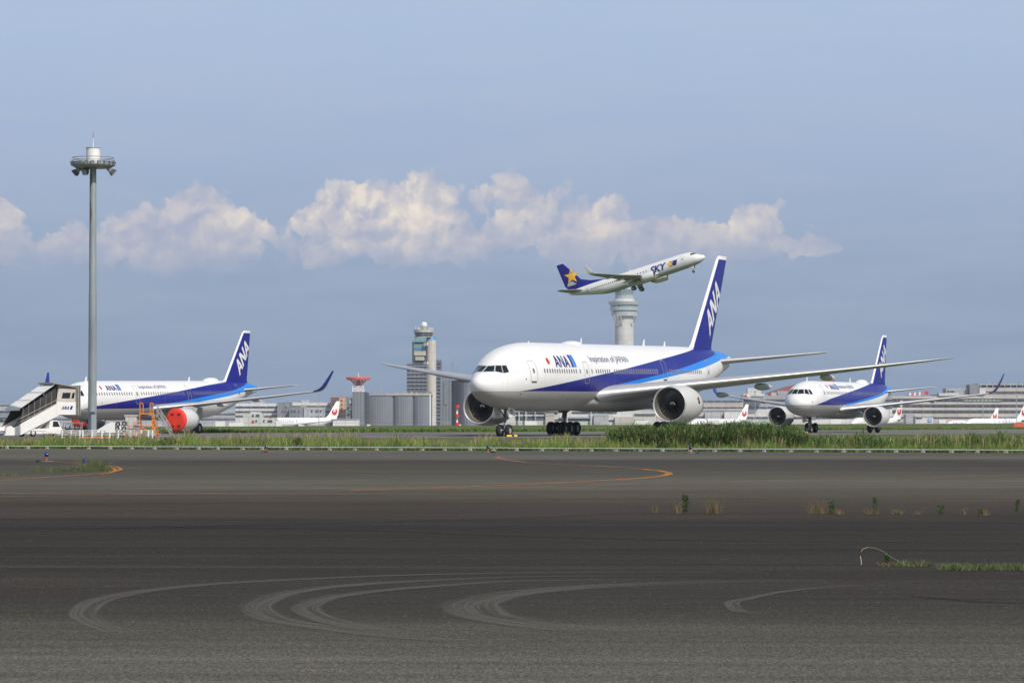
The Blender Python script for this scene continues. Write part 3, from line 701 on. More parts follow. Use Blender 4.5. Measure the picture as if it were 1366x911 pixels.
c320 = dict(darktop=[(0, 2.5), (2.2, 3.16), (6.76, 3.86), (13.3, 4.58), (21.1, 5.32), (28, 5.95), (37.55, 6.8)],
            darkbot=[(0, 3.16), (11.3, 3.16), (19.1, 3.84), (25.9, 4.46), (31.5, 5.2), (37.55, 6.3)],
            light=[(0, 3.16), (13, 3.16), (16.1, 3.34), (24, 3.99), (29.5, 4.6), (37.55, 5.1)], light_x=11.3, grey=[(0, 3.16), (16, 3.16), (22, 2.5), (27, 1.4), (37.55, 1)])
def narrow(ext):
    e = ext * .62
    return dict(side=-1, fairing=(10.5 + e, 22.5 + e, 2.12, 3.0, 1.62), belly_mat=GREY,
        wing=[(1.6, 11.6 + e, 7.9, 2.65, .14, .06), (2.1, 12.1 + e, 7.2, 2.75, .135, .08), (6.3, 14.7 + e, 4.0, 3.25, .12, .09), (12, 18.0 + e, 2.75, 3.95, .11, .10), (16.2, 20.4 + e, 1.85, 4.5, .10, .12), (16.7, 20.7 + e, 1.75, 4.58, .10, .25)], wing_main=5,
        winglet=[(16.68, 20.68 + e, 1.76, 4.575, .10, .25), (17.1, 21.05 + e, 1.45, 4.8, .08, .8), (17.35, 21.45 + e, 1.2, 5.15, .08, 1.15), (17.65, 22.2 + e, .85, 6.0, .07, 1.25), (17.9, 22.95 + e, .45, 6.85, .06, 1.3)],
        fairings=[(6.5, 17.6 + e, 3.08, 2.8, .18), (10.3, 18.5 + e, 3.58, 2.6, .17)],
        stab=[(.6, 31.0 + ext, 3.7, 4.85, .10, .1), (1.2, 31.5 + ext, 3.4, 4.92, .10, .1), (6.22, 34.5 + ext, 1.5, 5.45, .09, .1)],
        fin=[(5.3, 27.3 + ext, 8.0, .05), (6.1, 29.3 + ext, 5.6, .09), (11.45, 33.6 + ext, 2.1, .09), (11.76, 34.1 + ext, 1.7, .07)],
        engine=(10.9 + e * .95, 5.75, 1.85, 1.24, 3.6), pylon_top=3.0, cowl=mat('cowl_paint_pale', (0.62, 0.62, 0.62), 0.35, 0, 0.04, 1), blades=18,
        nose_gear=(5.07, .38, .24, .27, 1.85, 0), main_gear=(17.71 + e, 3.8, .58, .42, .46, 2.7, 1, 0, 0), door_line=.045,
        win_z=4.55, win_size=(.17, .32), win_frame=.018, cpc=3.4, cockpit=[])
def bluewinglet():
    m = fin_material('winglet_paint', -50, 0, 0, 50, (0.010, 0.014, 0.225)); return m
S321 = narrow(6.94); S321.update(name='narrow_body_airliner', label='white airliner with blue swoosh parked behind the tall mast and boarding stairs', **yawmat(-46.62, 342.42, 0, 22.5), fus=F321,
    body_mat=livery_material('stretched_narrow_body_livery', F321, c321), fin_mat=fin_material('stretched_fin_paint', 24.4 + 6.94, .805, .27, 11.5, (0.010, 0.014, 0.225)),
    fin_marks=ana_fin((32.72 + 6.94, 6.5), (.94, 1.02), (-1.15, 1.38)), winglet_mat=DBLUE,
    doors=[(2.3, 3.1, 3.62, 5.45), (12.1, 12.9, 3.45, 5.4), (23.9, 24.7, 3.45, 5.4), (36.4, 37.2, 3.7, 5.5)],
    windows=[(3.9, 11.3, .533), (13.5, 23.3, .533), (25.4, 35.3, .533)], antennas=[(1.9, .4, .3), (4.6, .5, .35), (27.5, .45, .35), (36.3, .4, .3)], radome=(31.2, 3.4, .36, .6),
    marks=ana_side(6.3, 8.55, 4.9, 5.42, (8.7, 9.4, .12), (5.3, 5.2, .2), (13.5, 19.6, 5.1, .5), .2))
S321['engine'] = (14.0, 5.75, 1.5, 1.24, 3.6); S321['pylon_top'] = 2.95
S320 = narrow(0); S320.update(name='narrow_body_airliner', label='smaller white airliner with blue swoosh standing behind the wingtip of the largest one', **yawmat(31.63, 369.4, 0, 23.13), fus=F320,
    body_mat=livery_material('narrow_body_livery', F320, c320), fin_mat=fin_material('narrow_body_fin_paint', 24.4, .805, .27, 11.5, (0.010, 0.014, 0.225)),
    fin_marks=ana_fin((32.72, 6.5), (.94, 1.02), (-1.15, 1.38)), winglet_mat=DBLUE,
    doors=[(4.6, 5.4, 3.5, 5.4)], windows=[(6.0, 13.3, .533), (15.6, 27.6, .533)], antennas=[(4.2, .5, .3), (20.5, .5, .35)], radome=(23.6, 3.4, .36, .6),
    marks=ana_side(8.2, 10.3, 4.95, 5.5, (10.5, 11.3, .1), (7.3, 5.3, .22), (11.6, 17.4, 5.15, .5), .2))

# cockpit glazing: (phi0, phi1) at the lower edge, lower z, upper z, (phi0, phi1) at the upper edge
def cw(p0, p1, zb0, zb1, zt0, zt1, q0=None, q1=None): return (R(p0), R(p1), zb0, zb1, zt0, zt1, R(q0 if q0 is not None else p0), R(q1 if q1 is not None else p1))
S777['cockpit'] = [cw(1.2, 14, 5.68, 5.70, 6.16, 6.20, 1.2, 12.6), cw(16, 27.3, 5.71, 5.58, 6.21, 6.22, 14.8, 24.2), cw(29, 39.3, 5.57, 5.66, 6.22, 6.22, 26, 35.2)]
S320['cockpit'] = [cw(1.2, 17, 4.42, 4.44, 4.88, 4.90, 1.2, 16), cw(20, 32.5, 4.44, 4.36, 4.90, 4.89, 19.5, 28.5), cw(36, 45, 4.36, 4.37, 4.89, 4.86, 32, 40)]
S321['cockpit'] = [cw(a[0] * 57.2958, a[1] * 57.2958, a[2] - .38, a[3] - .38, a[4] - .38, a[5] - .38, a[6] * 57.2958, a[7] * 57.2958) for a in S320['cockpit']]
A777 = airliner(S777); A321 = airliner(S321); A320 = airliner(S320)
#@@NEXT
# ---------- small jet climbing out
st737 = [(0, .02, -.52, -.56), (.1, .35, -.2, -.85), (.5, .78, .12, -1.15), (1.1, 1.12, .40, -1.42), (1.9, 1.42, .85, -1.65), (2.8, 1.64, 1.42, -1.80), (3.8, 1.78, 1.74, -1.92), (5.5, 1.87, 1.94, -2.02), (7.5, 1.88, 1.98, -2.05),
         (25, 1.88, 1.98, -2.05), (27.5, 1.84, 1.98, -1.85), (31, 1.55, 1.96, -1.1), (34, 1.12, 1.88, -.3), (36.5, .65, 1.7, .35), (38.0, .22, 1.4, .95)]
F737 = Fus(st737, lambda x: 0.0); F737.dots = []
def sky_marks(F, root, side):
    bm = font_bm('SKY', 1.0, 0.045, 0.3, 1.25); xs = [v.co.x for v in bm.verts]; L0, L1 = min(xs), max(xs)
    x0, x1 = 14.6, 9.8
    for v in bm.verts: v.co = Vector((x0 + (v.co.x - L0) / (L1 - L0) * (x1 - x0), 0, -.65 + v.co.y * 2.25))
    wrap(F, bm, LETTER, side, .012, 1.5, .3, 'lettering', root)
    patch(F, [[(9.4, -.55), (7.3, -.55), (6.75, .75), (8.9, .75)]], DBLUE, side, .010, name='company_flag', parent=root)
    patch(F, star_kites(8.85, .15, 1.05, .1), YEL, side, .016, name='star', parent=root)
def sky_fin(sec, fin, side):
    for sd_ in (-1, 1):
        fin_patch(sec, star_kites(36.05, 5.35, 2.1, -.1), YEL, sd_, 'star', fin, off=.02)
        fin_patch(sec, [[(35.2, 3.0), (37.9, 3.0), (37.7, 3.7), (36.3, 4.1)]], GREY, sd_, 'grey_flash', fin, off=.028)
fin737 = [(1.6, 31.2, 6.8, .07), (2.2, 32.0, 5.9, .09), (3.3, 33.4, 5.2, .09), (9.0, 37.4, 2.0, .09), (9.2, 37.7, 1.6, .07)]
def dorsal737(root):
    mb = MB(); mb.prism([(25.5, 1.9), (33.9, 1.9), (33.9, 3.9), (31.3, 2.85), (28.5, 2.25)], -.09, .09, DBLUE); mb.build('dorsal_fin', root)
def rot3(a, b, c): return Matrix.Rotation(a, 3, 'Z') @ Matrix.Rotation(b, 3, 'Y') @ Matrix.Rotation(c, 3, 'X')
DARKW = mat('wing_grey_dark', (0.30, 0.31, 0.31), 0.4, 0, 0.07, 0.8)
S737 = dict(name='small_jet_airliner', label='white jet with a blue tail and yellow stars climbing in the sky, wheels down', loc=(0, 0, 0), yaw=0,
    rot=Matrix.Translation((48.77, 836.2, 43.42)) @ rot3(R(157.49), R(16.1), R(.35)).to_4x4(), side=1,
    fus=F737, body_mat=livery_material('small_jet_livery', F737, dict(grey=[(0, -1.4), (27, -1.4), (38, -1.4)])), belly_mat=mat('belly_white', (.62, .62, .60), .4, 0, .05, 1), fairing=(11.5, 23.5, 1.96, -.7, -2.2),
    wing_mat=DARKW, wing=[(1.5, 12.6, 7.8, -1.15, .14, .06), (1.9, 13.0, 7.4, -1.1, .135, .08), (5.6, 16.2, 4.5, -.65, .12, .1), (11, 19.8, 3.0, .25, .11, .14), (16.6, 23.3, 1.7, 1.4, .10, .2)],
    winglet=[(16.6, 23.3, 1.7, 1.4, .10, .2), (17.05, 23.7, 1.5, 1.65, .09, .9), (17.3, 24.1, 1.3, 2.1, .09, 1.2), (17.75, 25.2, .6, 4.1, .07, 1.3)], winglet_mat=WHITE,
    fairings=[(4.8, 18.6, -1.15, 3.2, .3), (8.0, 19.6, -.6, 2.8, .28), (11.5, 21.0, .1, 2.4, .25)],
    stab=[(.4, 33.0, 4.0, 1.0, .10, .1), (1.0, 33.6, 3.7, 1.05, .10, .1), (7.2, 37.3, 1.3, 1.75, .09, .1)],
    fin=fin737, fin_mat=fin_material('small_jet_fin_paint', -50, 0, 0, 50, (0.013, 0.014, 0.20)), fin_marks=sky_fin, dorsal=dorsal737,
    engine=(12.6, 4.83, -1.6, 1.02, 3.7), pylon_top=-.72, cowl=WHITE, liner=GREY, blades=24, pylon_mat=WHITE,
    nose_gear=(4.0, .34, .2, .2, -1.8, -3.6), main_gear=(19.6, 2.86, .56, .4, .43, -1.4, 1, 0, -3.6), door_line=.045,
    doors=[(5.0, 5.85, -.75, 1.1), (32.0, 32.8, -.3, 1.25)], win_z=.35, win_size=(.24, .36), win_frame=.0, pane=BLACK,
    windows=[(15.6, 18.0, .8), (19.6, 20.9, .6), (21.8, 31.2, .55)], cpc=3.6, cockpit=[cw(2, 26, .78, .80, 1.25, 1.28), cw(30, 50, .78, .74, 1.28, 1.26), cw(54, 72, .72, .76, 1.24, 1.2)], wframe=GREY, antennas=[(20, .4, .4)], marks=sky_marks)
A737 = airliner(S737)

# ------------------------------------------------------------------ distant parked jets (simple trunk, wings, tail)
def emblem(x, z, r, y, side, parent):
    mb = MB(); pts_o, pts_i = [], []
    for i in range(21):
        a = R(125) + R(290) * i / 20; pts_o.append((x + r * math.cos(a), side * y, z + r * math.sin(a))); pts_i.append((x + r * .55 * math.cos(a), side * y, z + r * .55 * math.sin(a) - .1 * r))
    mb.grid([pts_o, pts_i], RED, False)
    mb.add([(x - r * .5, side * y, z - r * .1), (x + r * .5, side * y, z - r * .1), (x + r * .45, side * y, z - r * .6), (x - r * .45, side * y, z - r * .6)], [(0, 1, 2, 3)], RED)
    mb.build('tail_emblem', parent, recalc=False)
def parked_jet(label, px, D, yaw, k=1.0, zg=-5.0, marks=True, side=-1, stripe=None):
    """k scales a 38 m trunk; px = photo column of the tail fin"""
    root = thing('parked_airliner', label, 'airliner', (0, 0, 0), yaw, 'airliners parked at the far terminal')
    st = [(a * k, b * k, (c + 4.0) * k, (d + 4.0) * k) for a, b, c, d in st737]; F = Fus(st, lambda x: 0.0)
    xs = [0, .1, .5, 1.1, 1.9, 2.8, 3.8, 5.5, 7.5, 16, 25, 28, 31, 34, 36.5, 38]; rows = []
    for x in xs:
        w_, zc, hz = F.sec(x * k); rows.append([(x * k, w_ * math.sin(t), zc + hz * math.cos(t)) for t in [2 * math.pi * i / 20 for i in range(20)]])
    mb = MB(); mb.grid(rows, WHITE, True, True); mb.build('fuselage', root)
    def sc(L): return [(a * k, b * k, c * k, (d + 4) * k, e, f) for a, b, c, d, e, f in L]
    for s_ in (-1, 1):
        surf(sc([(1.5, 12.6, 7.8, -1.15, .14, .06), (5.6, 16.2, 4.5, -.65, .12, .1), (17.2, 23.7, 1.6, .6, .10, .1)]), s_, WINGG, name='wing', parent=root)
        surf(sc([(.4, 33.0, 4.0, 1.0, .10, .1), (7.2, 37.3, 1.3, 1.75, .09, .1)]), s_, WINGG, name='tailplane', parent=root)
        mb = MB(); mb.lathe([(0, .8 * k), (.1, .98 * k), (2.2 * k, 1.0 * k), (3.6 * k, .7 * k)], GREY, (12.4 * k, s_ * 4.9 * k, 2.1 * k), n=16); mb.lathe([(0.2, .8 * k), (.3, .01)], BLACK, (12.4 * k, s_ * 4.9 * k, 2.1 * k), n=16); mb.build('engine', root)
    mb = MB(); f = [(z_ + 4, a, b, c) for z_, a, b, c in fin737]; rows = []
    for (z, xl, c, t) in f: rows.append([(xl * k + a, b, z * k) for a, b in [(p, q if q >= 0 else q / .8) for p, q in foil(c * k, t)]])
    mb.grid(rows, WHITE, True, True); mb.add(rows[-1], [tuple(range(len(rows[-1])))], WHITE); fn = mb.build('tail_fin', root)
    if marks: emblem(36.2 * k, 8.6 * k, 1.45 * k, .42 * k, side, fn)
    mb = MB()
    for x, y in ((4, 0), (19.6, 2.9), (19.6, -2.9)): mb.tube((x * k, y * k - .3, .55 * k), (x * k, y * k + .3, .55 * k), .55 * k, TYRE, n=12); mb.tube((x * k, y * k, .5), (x * k, y * k, 2.6 * k), .15, STRUT, n=8)
    mb.build('landing_gear', root)
    if stripe:
        for n_ in range(stripe[2]):
            x = (stripe[0] + (stripe[1] - stripe[0]) * n_ / stripe[2]) * k
            if rng.random() < .75: patch(F, [[(x, (3.9 + rng.uniform(0, .3)) * k), (x + .7 * k, (3.9 + rng.uniform(0, .3)) * k), (x + .6 * k, (4.9 + rng.uniform(0, .3)) * k), (x + .1 * k, (4.8 + rng.uniform(0, .3)) * k)]], LETTER, side, .03, dx=9, dz=9, name='lettering', parent=root)
    # put the fin at the given column
    tipl = Matrix.Rotation(yaw, 3, 'Z') @ Vector((37.8 * k, 0, 0)); P = at(px, 560, D); root.location = (P.x - tipl.x, D - tipl.y, zg); return root

# ------------------------------------------------------------------ ground
def crestY(X): return min(3300.0, max(480.0, 1010 + 2.85 * X))
GZ = -5.0
def ground_material():
    m = bpy.data.materials.new('grassland'); m.use_nodes = True; N = NT(m.node_tree); b = m.node_tree.nodes['Principled BSDF']; b.inputs['Roughness'].default_value = 0.95; b.inputs['Specular IOR Level'].default_value = 0.1
    tc = N.new('ShaderNodeTexCoord'); P = tc.outputs['Object']
    n1 = N.noise(N.vmath('MULTIPLY', P, (.12, .02, 1)), 1.0, 6, .65); n2 = N.noise(P, 1.7, 5, .7)
    c = N.mix(N.maprange(n1, .35, .65), (.085, .125, .030), (.135, .150, .055)); c = N.mix(N.maprange(n2, .35, .75, 0, .5), c, (.05, .07, .02))
    N.link(c, b.inputs['Base Color']); return m
GRASSM = ground_material()
def build_ground():
    xs = [-4500, -3500, -2000, -900, -400, -250, -186, -150, -106, -60, 0, 60, 120, 200, 273, 400, 600, 803.5, 1500, 3500, 4500]; rows = []
    for fy, z in (('n', 0), ('c', 0), ('b', GZ), ('f', GZ)):
        rows.append([(x, {'n': -400, 'c': crestY(x), 'b': crestY(x) + 90, 'f': 5600}[fy], z) for x in xs])
    mb = MB(); mb.grid(rows, GRASSM, False); tag(mb.build('ground'), kind='structure')
build_ground()
def asphalt_material(name, zones=True):
    m = bpy.data.materials.new(name); m.use_nodes = True; N = NT(m.node_tree); b = m.node_tree.nodes['Principled BSDF']
    b.inputs['Specular IOR Level'].default_value = 0.12
    tc = N.new('ShaderNodeTexCoord'); P = tc.outputs['Object']; sep = N.new('ShaderNodeSeparateXYZ'); N.link(P, sep.inputs[0])
    yy = N.math('ADD', sep.outputs[1], N.math('MULTIPLY', sep.outputs[0], 0.10))
    wob = N.noise(N.vmath('MULTIPLY', P, (.05, .12, 1)), 1.0, 4, .6); inv = N.math('DIVIDE', 17.6, N.math('MAXIMUM', yy, 5.0))
    inv = N.math('ADD', inv, N.math('MULTIPLY', N.math('SUBTRACT', wob, .5), N.math('MULTIPLY', inv, .30)))
    if zones:
        base = N.ramp(inv, [(0.04, (0.126, 0.118, 0.094)), (0.115, (0.126, 0.118, 0.094)), (0.125, (0.086, 0.083, 0.069)), (0.14, (0.116, 0.108, 0.085)), (0.155, (0.056, 0.050, 0.039)), (0.205, (0.082, 0.074, 0.055)), (0.235, (0.108, 0.099, 0.076)), (0.27, (0.091, 0.078, 0.056)), (0.315, (0.059, 0.048, 0.034)), (0.36, (0.046, 0.036, 0.026)), (0.375, (0.030, 0.026, 0.020)), (0.47, (0.033, 0.028, 0.020)), (0.60, (0.039, 0.033, 0.025)), (0.72, (0.047, 0.041, 0.031)), (0.82, (0.086, 0.081, 0.062)), (1.0, (0.113, 0.108, 0.085))])
    else: base = N.mix(wob, (.14, .135, .125), (.20, .19, .175))
    # long streaks of rubber and wear along the taxi direction
    rot = N.new('ShaderNodeVectorRotate'); rot.rotation_type = 'Z_AXIS'; rot.inputs['Angle'].default_value = R(3); N.link(P, rot.inputs['Vector'])
    s1 = N.noise(N.vmath('MULTIPLY', rot.outputs[0], (.018, .55, 1)), 1.0, 6, .68); s2 = N.noise(N.vmath('MULTIPLY', rot.outputs[0], (.05, 2.4, 1)), 1.0, 5, .6)
    f = N.math('ADD', N.maprange(s1, .3, .7, -.28, .28), N.maprange(s2, .3, .7, -.16, .16)); f = N.math('ADD', f, 1.0)
    patchn = N.noise(P, .35, 5, .6); f = N.math('MULTIPLY', f, N.maprange(patchn, .3, .7, .90, 1.10))
    fine = N.noise(P, 38, 3, .75); fine2 = N.noise(P, 110, 2, .7)
    f = N.math('MULTIPLY', f, N.maprange(fine, .32, .68, .55, 1.45)); f = N.math('MULTIPLY', f, N.maprange(fine2, .35, .65, .6, 1.4))
    grain = N.noise(N.vmath('MULTIPLY', P, (70, 9, 1)), 1.0, 3, .7); f = N.math('MULTIPLY', f, N.maprange(grain, .34, .66, .62, 1.38))
    grain2 = N.noise(N.vmath('MULTIPLY', P, (24, 4, 1)), 1.0, 3, .7); f = N.math('MULTIPLY', f, N.maprange(grain2, .34, .66, .82, 1.18))
    s3 = N.noise(N.vmath('MULTIPLY', rot.outputs[0], (.03, 5.5, 1)), 1.0, 3, .6); f = N.math('MULTIPLY', f, N.math('ADD', 1.0, N.math('MULTIPLY', N.maprange(s3, .35, .65, -.36, .36), N.maprange(inv, .72, .5))))
    sc = N.vmath('SCALE', base); sc.node.inputs['Scale'].default_value = 1; N.link(f, sc.node.inputs['Scale'])
    vo = N.new('ShaderNodeTexVoronoi'); vo.inputs['Scale'].default_value = 1; N.link(N.vmath('MULTIPLY', P, (34, 6, 1)), vo.inputs['Vector'])
    chip = N.math('MULTIPLY', N.math('LESS_THAN', vo.outputs['Distance'], .17), N.math('GREATER_THAN', N.noise(N.vmath('MULTIPLY', P, (9, 2.5, 1)), 1, 2), .62))
    N.link(N.mix(N.math('MULTIPLY', chip, .75), sc, (.26, .25, .23)), b.inputs['Base Color'])
    N.link(N.maprange(s1, .3, .7, .78, .92), b.inputs['Roughness'])
    bn = N.new('ShaderNodeBump'); bn.inputs['Strength'].default_value = .5; bn.inputs['Distance'].default_value = .006; N.link(N.noise(P, 60, 3, .8), bn.inputs['Height']); N.link(bn.outputs[0], b.inputs['Normal'])
    return m
ASPH = asphalt_material('asphalt'); TAXI = asphalt_material('taxiway_asphalt', False)
RAIL_A, RAIL_B = gnd(-260, 597.3), gnd(1640, 605.6)   # line of the low rail at the apron edge
def sheet(name, pts, z, m, kind='structure'):
    mb = MB(); mb.add([(p[0], p[1], z) for p in pts], [tuple(range(len(pts)))], m); return tag(mb.build(name), kind=kind)
rd = (RAIL_B - RAIL_A).normalized()
ra, rb = RAIL_A - rd * 400, RAIL_B + rd * 180
sheet('apron', [(-400, -60), (400, -60), (rb.x + 120, rb.y - 20), (rb.x, rb.y), (ra.x, ra.y), (-500, 200)], .004, ASPH)
sheet('taxiway', [(-400, 268), (-42, 268), (-2, 269), (56, 363), (120, 460), (300, 800), (330, 800), (150, 600), (83, 540), (47, 490), (-3, 405), (-37, 374), (-400, 400)], .004, TAXI)
mb = MB(); mb.add([(-4000, 1330, GZ + .02), (300, 1980, GZ + .02), (4000, 4000, GZ + .02), (4000, 5500, GZ + .02), (-4000, 5500, GZ + .02)], [(0, 1, 2, 3, 4)], CONC); tag(mb.build('far_apron'), kind='structure')

# painted lines and tyre marks, laid on the asphalt
def worn(name, col, lo, hi, sc_=6.0):
    m = bpy.data.materials.new(name); m.use_nodes = True; N = NT(m.node_tree); b = m.node_tree.nodes['Principled BSDF']; b.inputs['Base Color'].default_value = rgba(col); b.inputs['Roughness'].default_value = .85
    b.inputs['Specular IOR Level'].default_value = 0.2
    tc = N.new('ShaderNodeTexCoord'); P = tc.outputs['Object']; f = N.noise(P, sc_, 6, .75); g = N.noise(P, .25, 4, .6)
    a = N.math('MULTIPLY', N.maprange(f, .35, .65, lo, hi), N.maprange(g, .35, .6, .45, 1.0)); N.link(a, b.inputs['Alpha']); return m
LINEOR = worn('orange_line_paint', (.62, .24, .055), .55, 1.0, 3); LINEW = worn('worn_orange_line_paint', (.50, .24, .12), .35, 1.0, 1.5)
def ribbon(mb, pts, wd, z, m):
    rows = []
    for i, p in enumerate(pts):
        a = pts[max(i - 1, 0)]; b = pts[min(i + 1, len(pts) - 1)]; d = Vector((b[0] - a[0], b[1] - a[1])).normalized(); n = Vector((-d.y, d.x)); q = wd[i] / 2 if isinstance(wd, list) else wd / 2
        rows.append([(p[0] + n.x * q, p[1] + n.y * q, z), (p[0] - n.x * q, p[1] - n.y * q, z)])
    mb.grid(rows, m, False)
def curve_pts(ctrl, n=60):
    t = list(range(len(ctrl))); fx = pchip(t, [c[0] for c in ctrl]); fy = pchip(t, [c[1] for c in ctrl]); return [(fx(i * (len(ctrl) - 1) / n), fy(i * (len(ctrl) - 1) / n)) for i in range(n + 1)]
def line(name, pix, wd, z, m):
    mb = MB(); ribbon(mb, [tuple(p)[:2] for p in [gnd(x, y) for x, y in curve_pts(pix)]], wd, z, m); return tag(mb.build(name), kind='structure')
line('taxi_line', [(-60, 643), (0, 641), (50, 637.5), (100, 634), (135, 631), (155, 628.2), (161, 626), (157, 623.2), (147, 621.4)], .11, .008, LINEOR)
line('taxi_line', [(135, 632.6), (148, 630.4), (154, 627), (150, 624.2), (140, 621.6), (110, 618.5), (70, 615.5), (0, 613), (-60, 612)], .11, .0084, LINEOR)
line('taxi_line', [(-60, 663.5), (0, 662.5), (340, 657.5), (683, 650), (1033, 641), (1366, 634), (1420, 633)], .12, .008, LINEW)
line('taxi_line', [(470, 654), (683, 647), (813, 640.5), (863, 637.2), (884, 634.6), (893, 631.6), (884, 628.8), (860, 626)], .19, .0084, LINEOR)
line('taxi_line', [(860, 626), (833, 623.8), (773, 620.5), (713, 617.5), (676, 613.5), (664, 611), (668, 609.3), (700, 608)], .16, .0084, LINEW)
def tyre_mark_material():
    m = bpy.data.materials.new('tyre_marks'); m.use_nodes = True; N = NT(m.node_tree); b = m.node_tree.nodes['Principled BSDF']; b.inputs['Base Color'].default_value = (.165, .155, .135, 1); b.inputs['Roughness'].default_value = .9; b.inputs['Specular IOR Level'].default_value = 0.2
    tc = N.new('ShaderNodeTexCoord'); uv = N.new('ShaderNodeUVMap'); uv.uv_map = 'UVMap'; sep = N.new('ShaderNodeSeparateXYZ'); N.link(uv.outputs[0], sep.inputs[0])
    gro = N.noise(N.vmath('MULTIPLY', uv.outputs[0], (0.35, 9.0, 1)), 1.0, 3, .7)
    edge = N.math('MULTIPLY', N.maprange(sep.outputs[1], 0, .2, 0, 1, True), N.maprange(sep.outputs[1], 1, .8, 0, 1, True))
    fade = N.math('MULTIPLY', N.maprange(sep.outputs[0], 0, 3.5, 0, 1, True), N.maprange(sep.outputs[0], 10, 8.0, 0, 1, True))
    a = N.math('MULTIPLY', N.math('MULTIPLY', N.maprange(gro, .38, .62, .16, .66), edge), fade); a = N.math('MULTIPLY', a, N.maprange(N.noise(tc.outputs['Object'], 30, 3, .7), .3, .7, .6, 1.1)); N.link(a, b.inputs['Alpha']); return m
TM = tyre_mark_material()
def tyre_mark(pix, wd, z, TM=TM):
    P = [tuple(gnd(x, y))[:2] for x, y in curve_pts(pix, 90)]; mb = MB(); L = len(P); n0 = len(mb.v); ribbon(mb, P, wd, z, TM); o = mb.build('tyre_mark', recalc=False)
    uvl = o.data.uv_layers.new(name='UVMap')
    for lp in o.data.loops: uvl.data[lp.index].uv = (10.0 * (lp.vertex_index // 2) / (L - 1), lp.vertex_index % 2)
    tag(o, kind='structure')
tyre_mark([(1150, 763.5), (1000, 763.5), (820, 764), (620, 766), (430, 772), (280, 780), (180, 791), (125, 805), (110, 820), (130, 834), (180, 849), (260, 862)], .27, .008)
tyre_mark([(1100, 770), (900, 769), (720, 770), (560, 776), (440, 784), (368, 796), (342, 811), (362, 826), (430, 838), (520, 849), (640, 858), (760, 862)], .31, .009)
tyre_mark([(1000, 775), (860, 774), (700, 776), (580, 783), (480, 792), (425, 802), (408, 813), (426, 825), (470, 836), (540, 846), (640, 854)], .27, .010)
tyre_mark([(1180, 774), (1020, 776), (860, 780), (730, 788), (660, 797), (630, 808), (640, 820), (690, 831), (790, 842), (900, 848)], .55, .009)
tyre_mark([(1240, 777), (1120, 783), (1040, 791), (1000, 799), (976, 806), (985, 816), (1040, 822)], .15, .0095)

JOINTM = worn('joint_sealant', (.022, .020, .018), .35, 1.0, 2)
JOINTL = worn('sand_filled_joint', (.15, .13, .10), .1, .7, 2)
for q_, wd_, mm_ in [([(-60, 709), (300, 702), (683, 692), (870, 685.5), (1120, 686.8), (1400, 689)], .09, JOINTM), ([(600, 755), (900, 753.5), (1150, 755.2), (1250, 757.5), (1400, 763.5)], .035, JOINTM), ([(700, 688.5), (870, 684.3), (1120, 685.6), (1400, 687.6)], .10, JOINTL), ([(-60, 741), (500, 737), (900, 733), (1400, 735)], .03, JOINTM), ([(-60, 676), (600, 668), (1400, 662)], .10, JOINTM), ([(230, 704), (455, 707), (700, 716), (980, 722), (1400, 725)], .10, JOINTM)]: line('pavement_joint', q_, wd_, .0078, mm_)
DARKM = worn('painted_shadow', (.022, .021, .021), .1, .8, 9)  # dark ribbon painted in for a faint shadow lying on the asphalt
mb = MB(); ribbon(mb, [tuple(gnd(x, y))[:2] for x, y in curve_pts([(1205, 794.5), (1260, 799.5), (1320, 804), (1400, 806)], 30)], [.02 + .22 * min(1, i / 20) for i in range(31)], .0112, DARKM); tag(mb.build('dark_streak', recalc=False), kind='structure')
# ------------------------------------------------------------------ low rail at the apron edge
RAILM = mat('rail_pipe', (.46, .50, .52), .5, 0, .15, 2); BLOCKM = mat('rail_block', (.34, .32, .27), .9, 0, .2, 3)
def low_rail():
    L = (RAIL_B - RAIL_A).length; root = thing('low_rail', 'long low pale pipe rail on small concrete blocks along the grass edge', 'rail', RAIL_A)
    ang = math.atan2(rd.y, rd.x); root.rotation_euler = (0, 0, ang)
    mb = MB(); x = 0
    while x < L: e = min(x + 4.0, L); mb.tube((x + .02, .25, .13 + rng.uniform(-.008, .008)), (e, .25, .13 + rng.uniform(-.008, .008)), .024, RAILM, n=8); x = e
    mb.build('pipe', root)
    n = int(L / 1.62); n = 60; st_ = L / n
    for i in range(n):
        mb = MB(); h = rng.uniform(.07, .10); mb.prism([(-.085, 0), (.085, 0), (.05, h), (-.05, h)], .12, .30, BLOCKM); o = mb.build('block', root); o.location = (i * st_ + rng.uniform(-.1, .1), 0, .006)
low_rail()

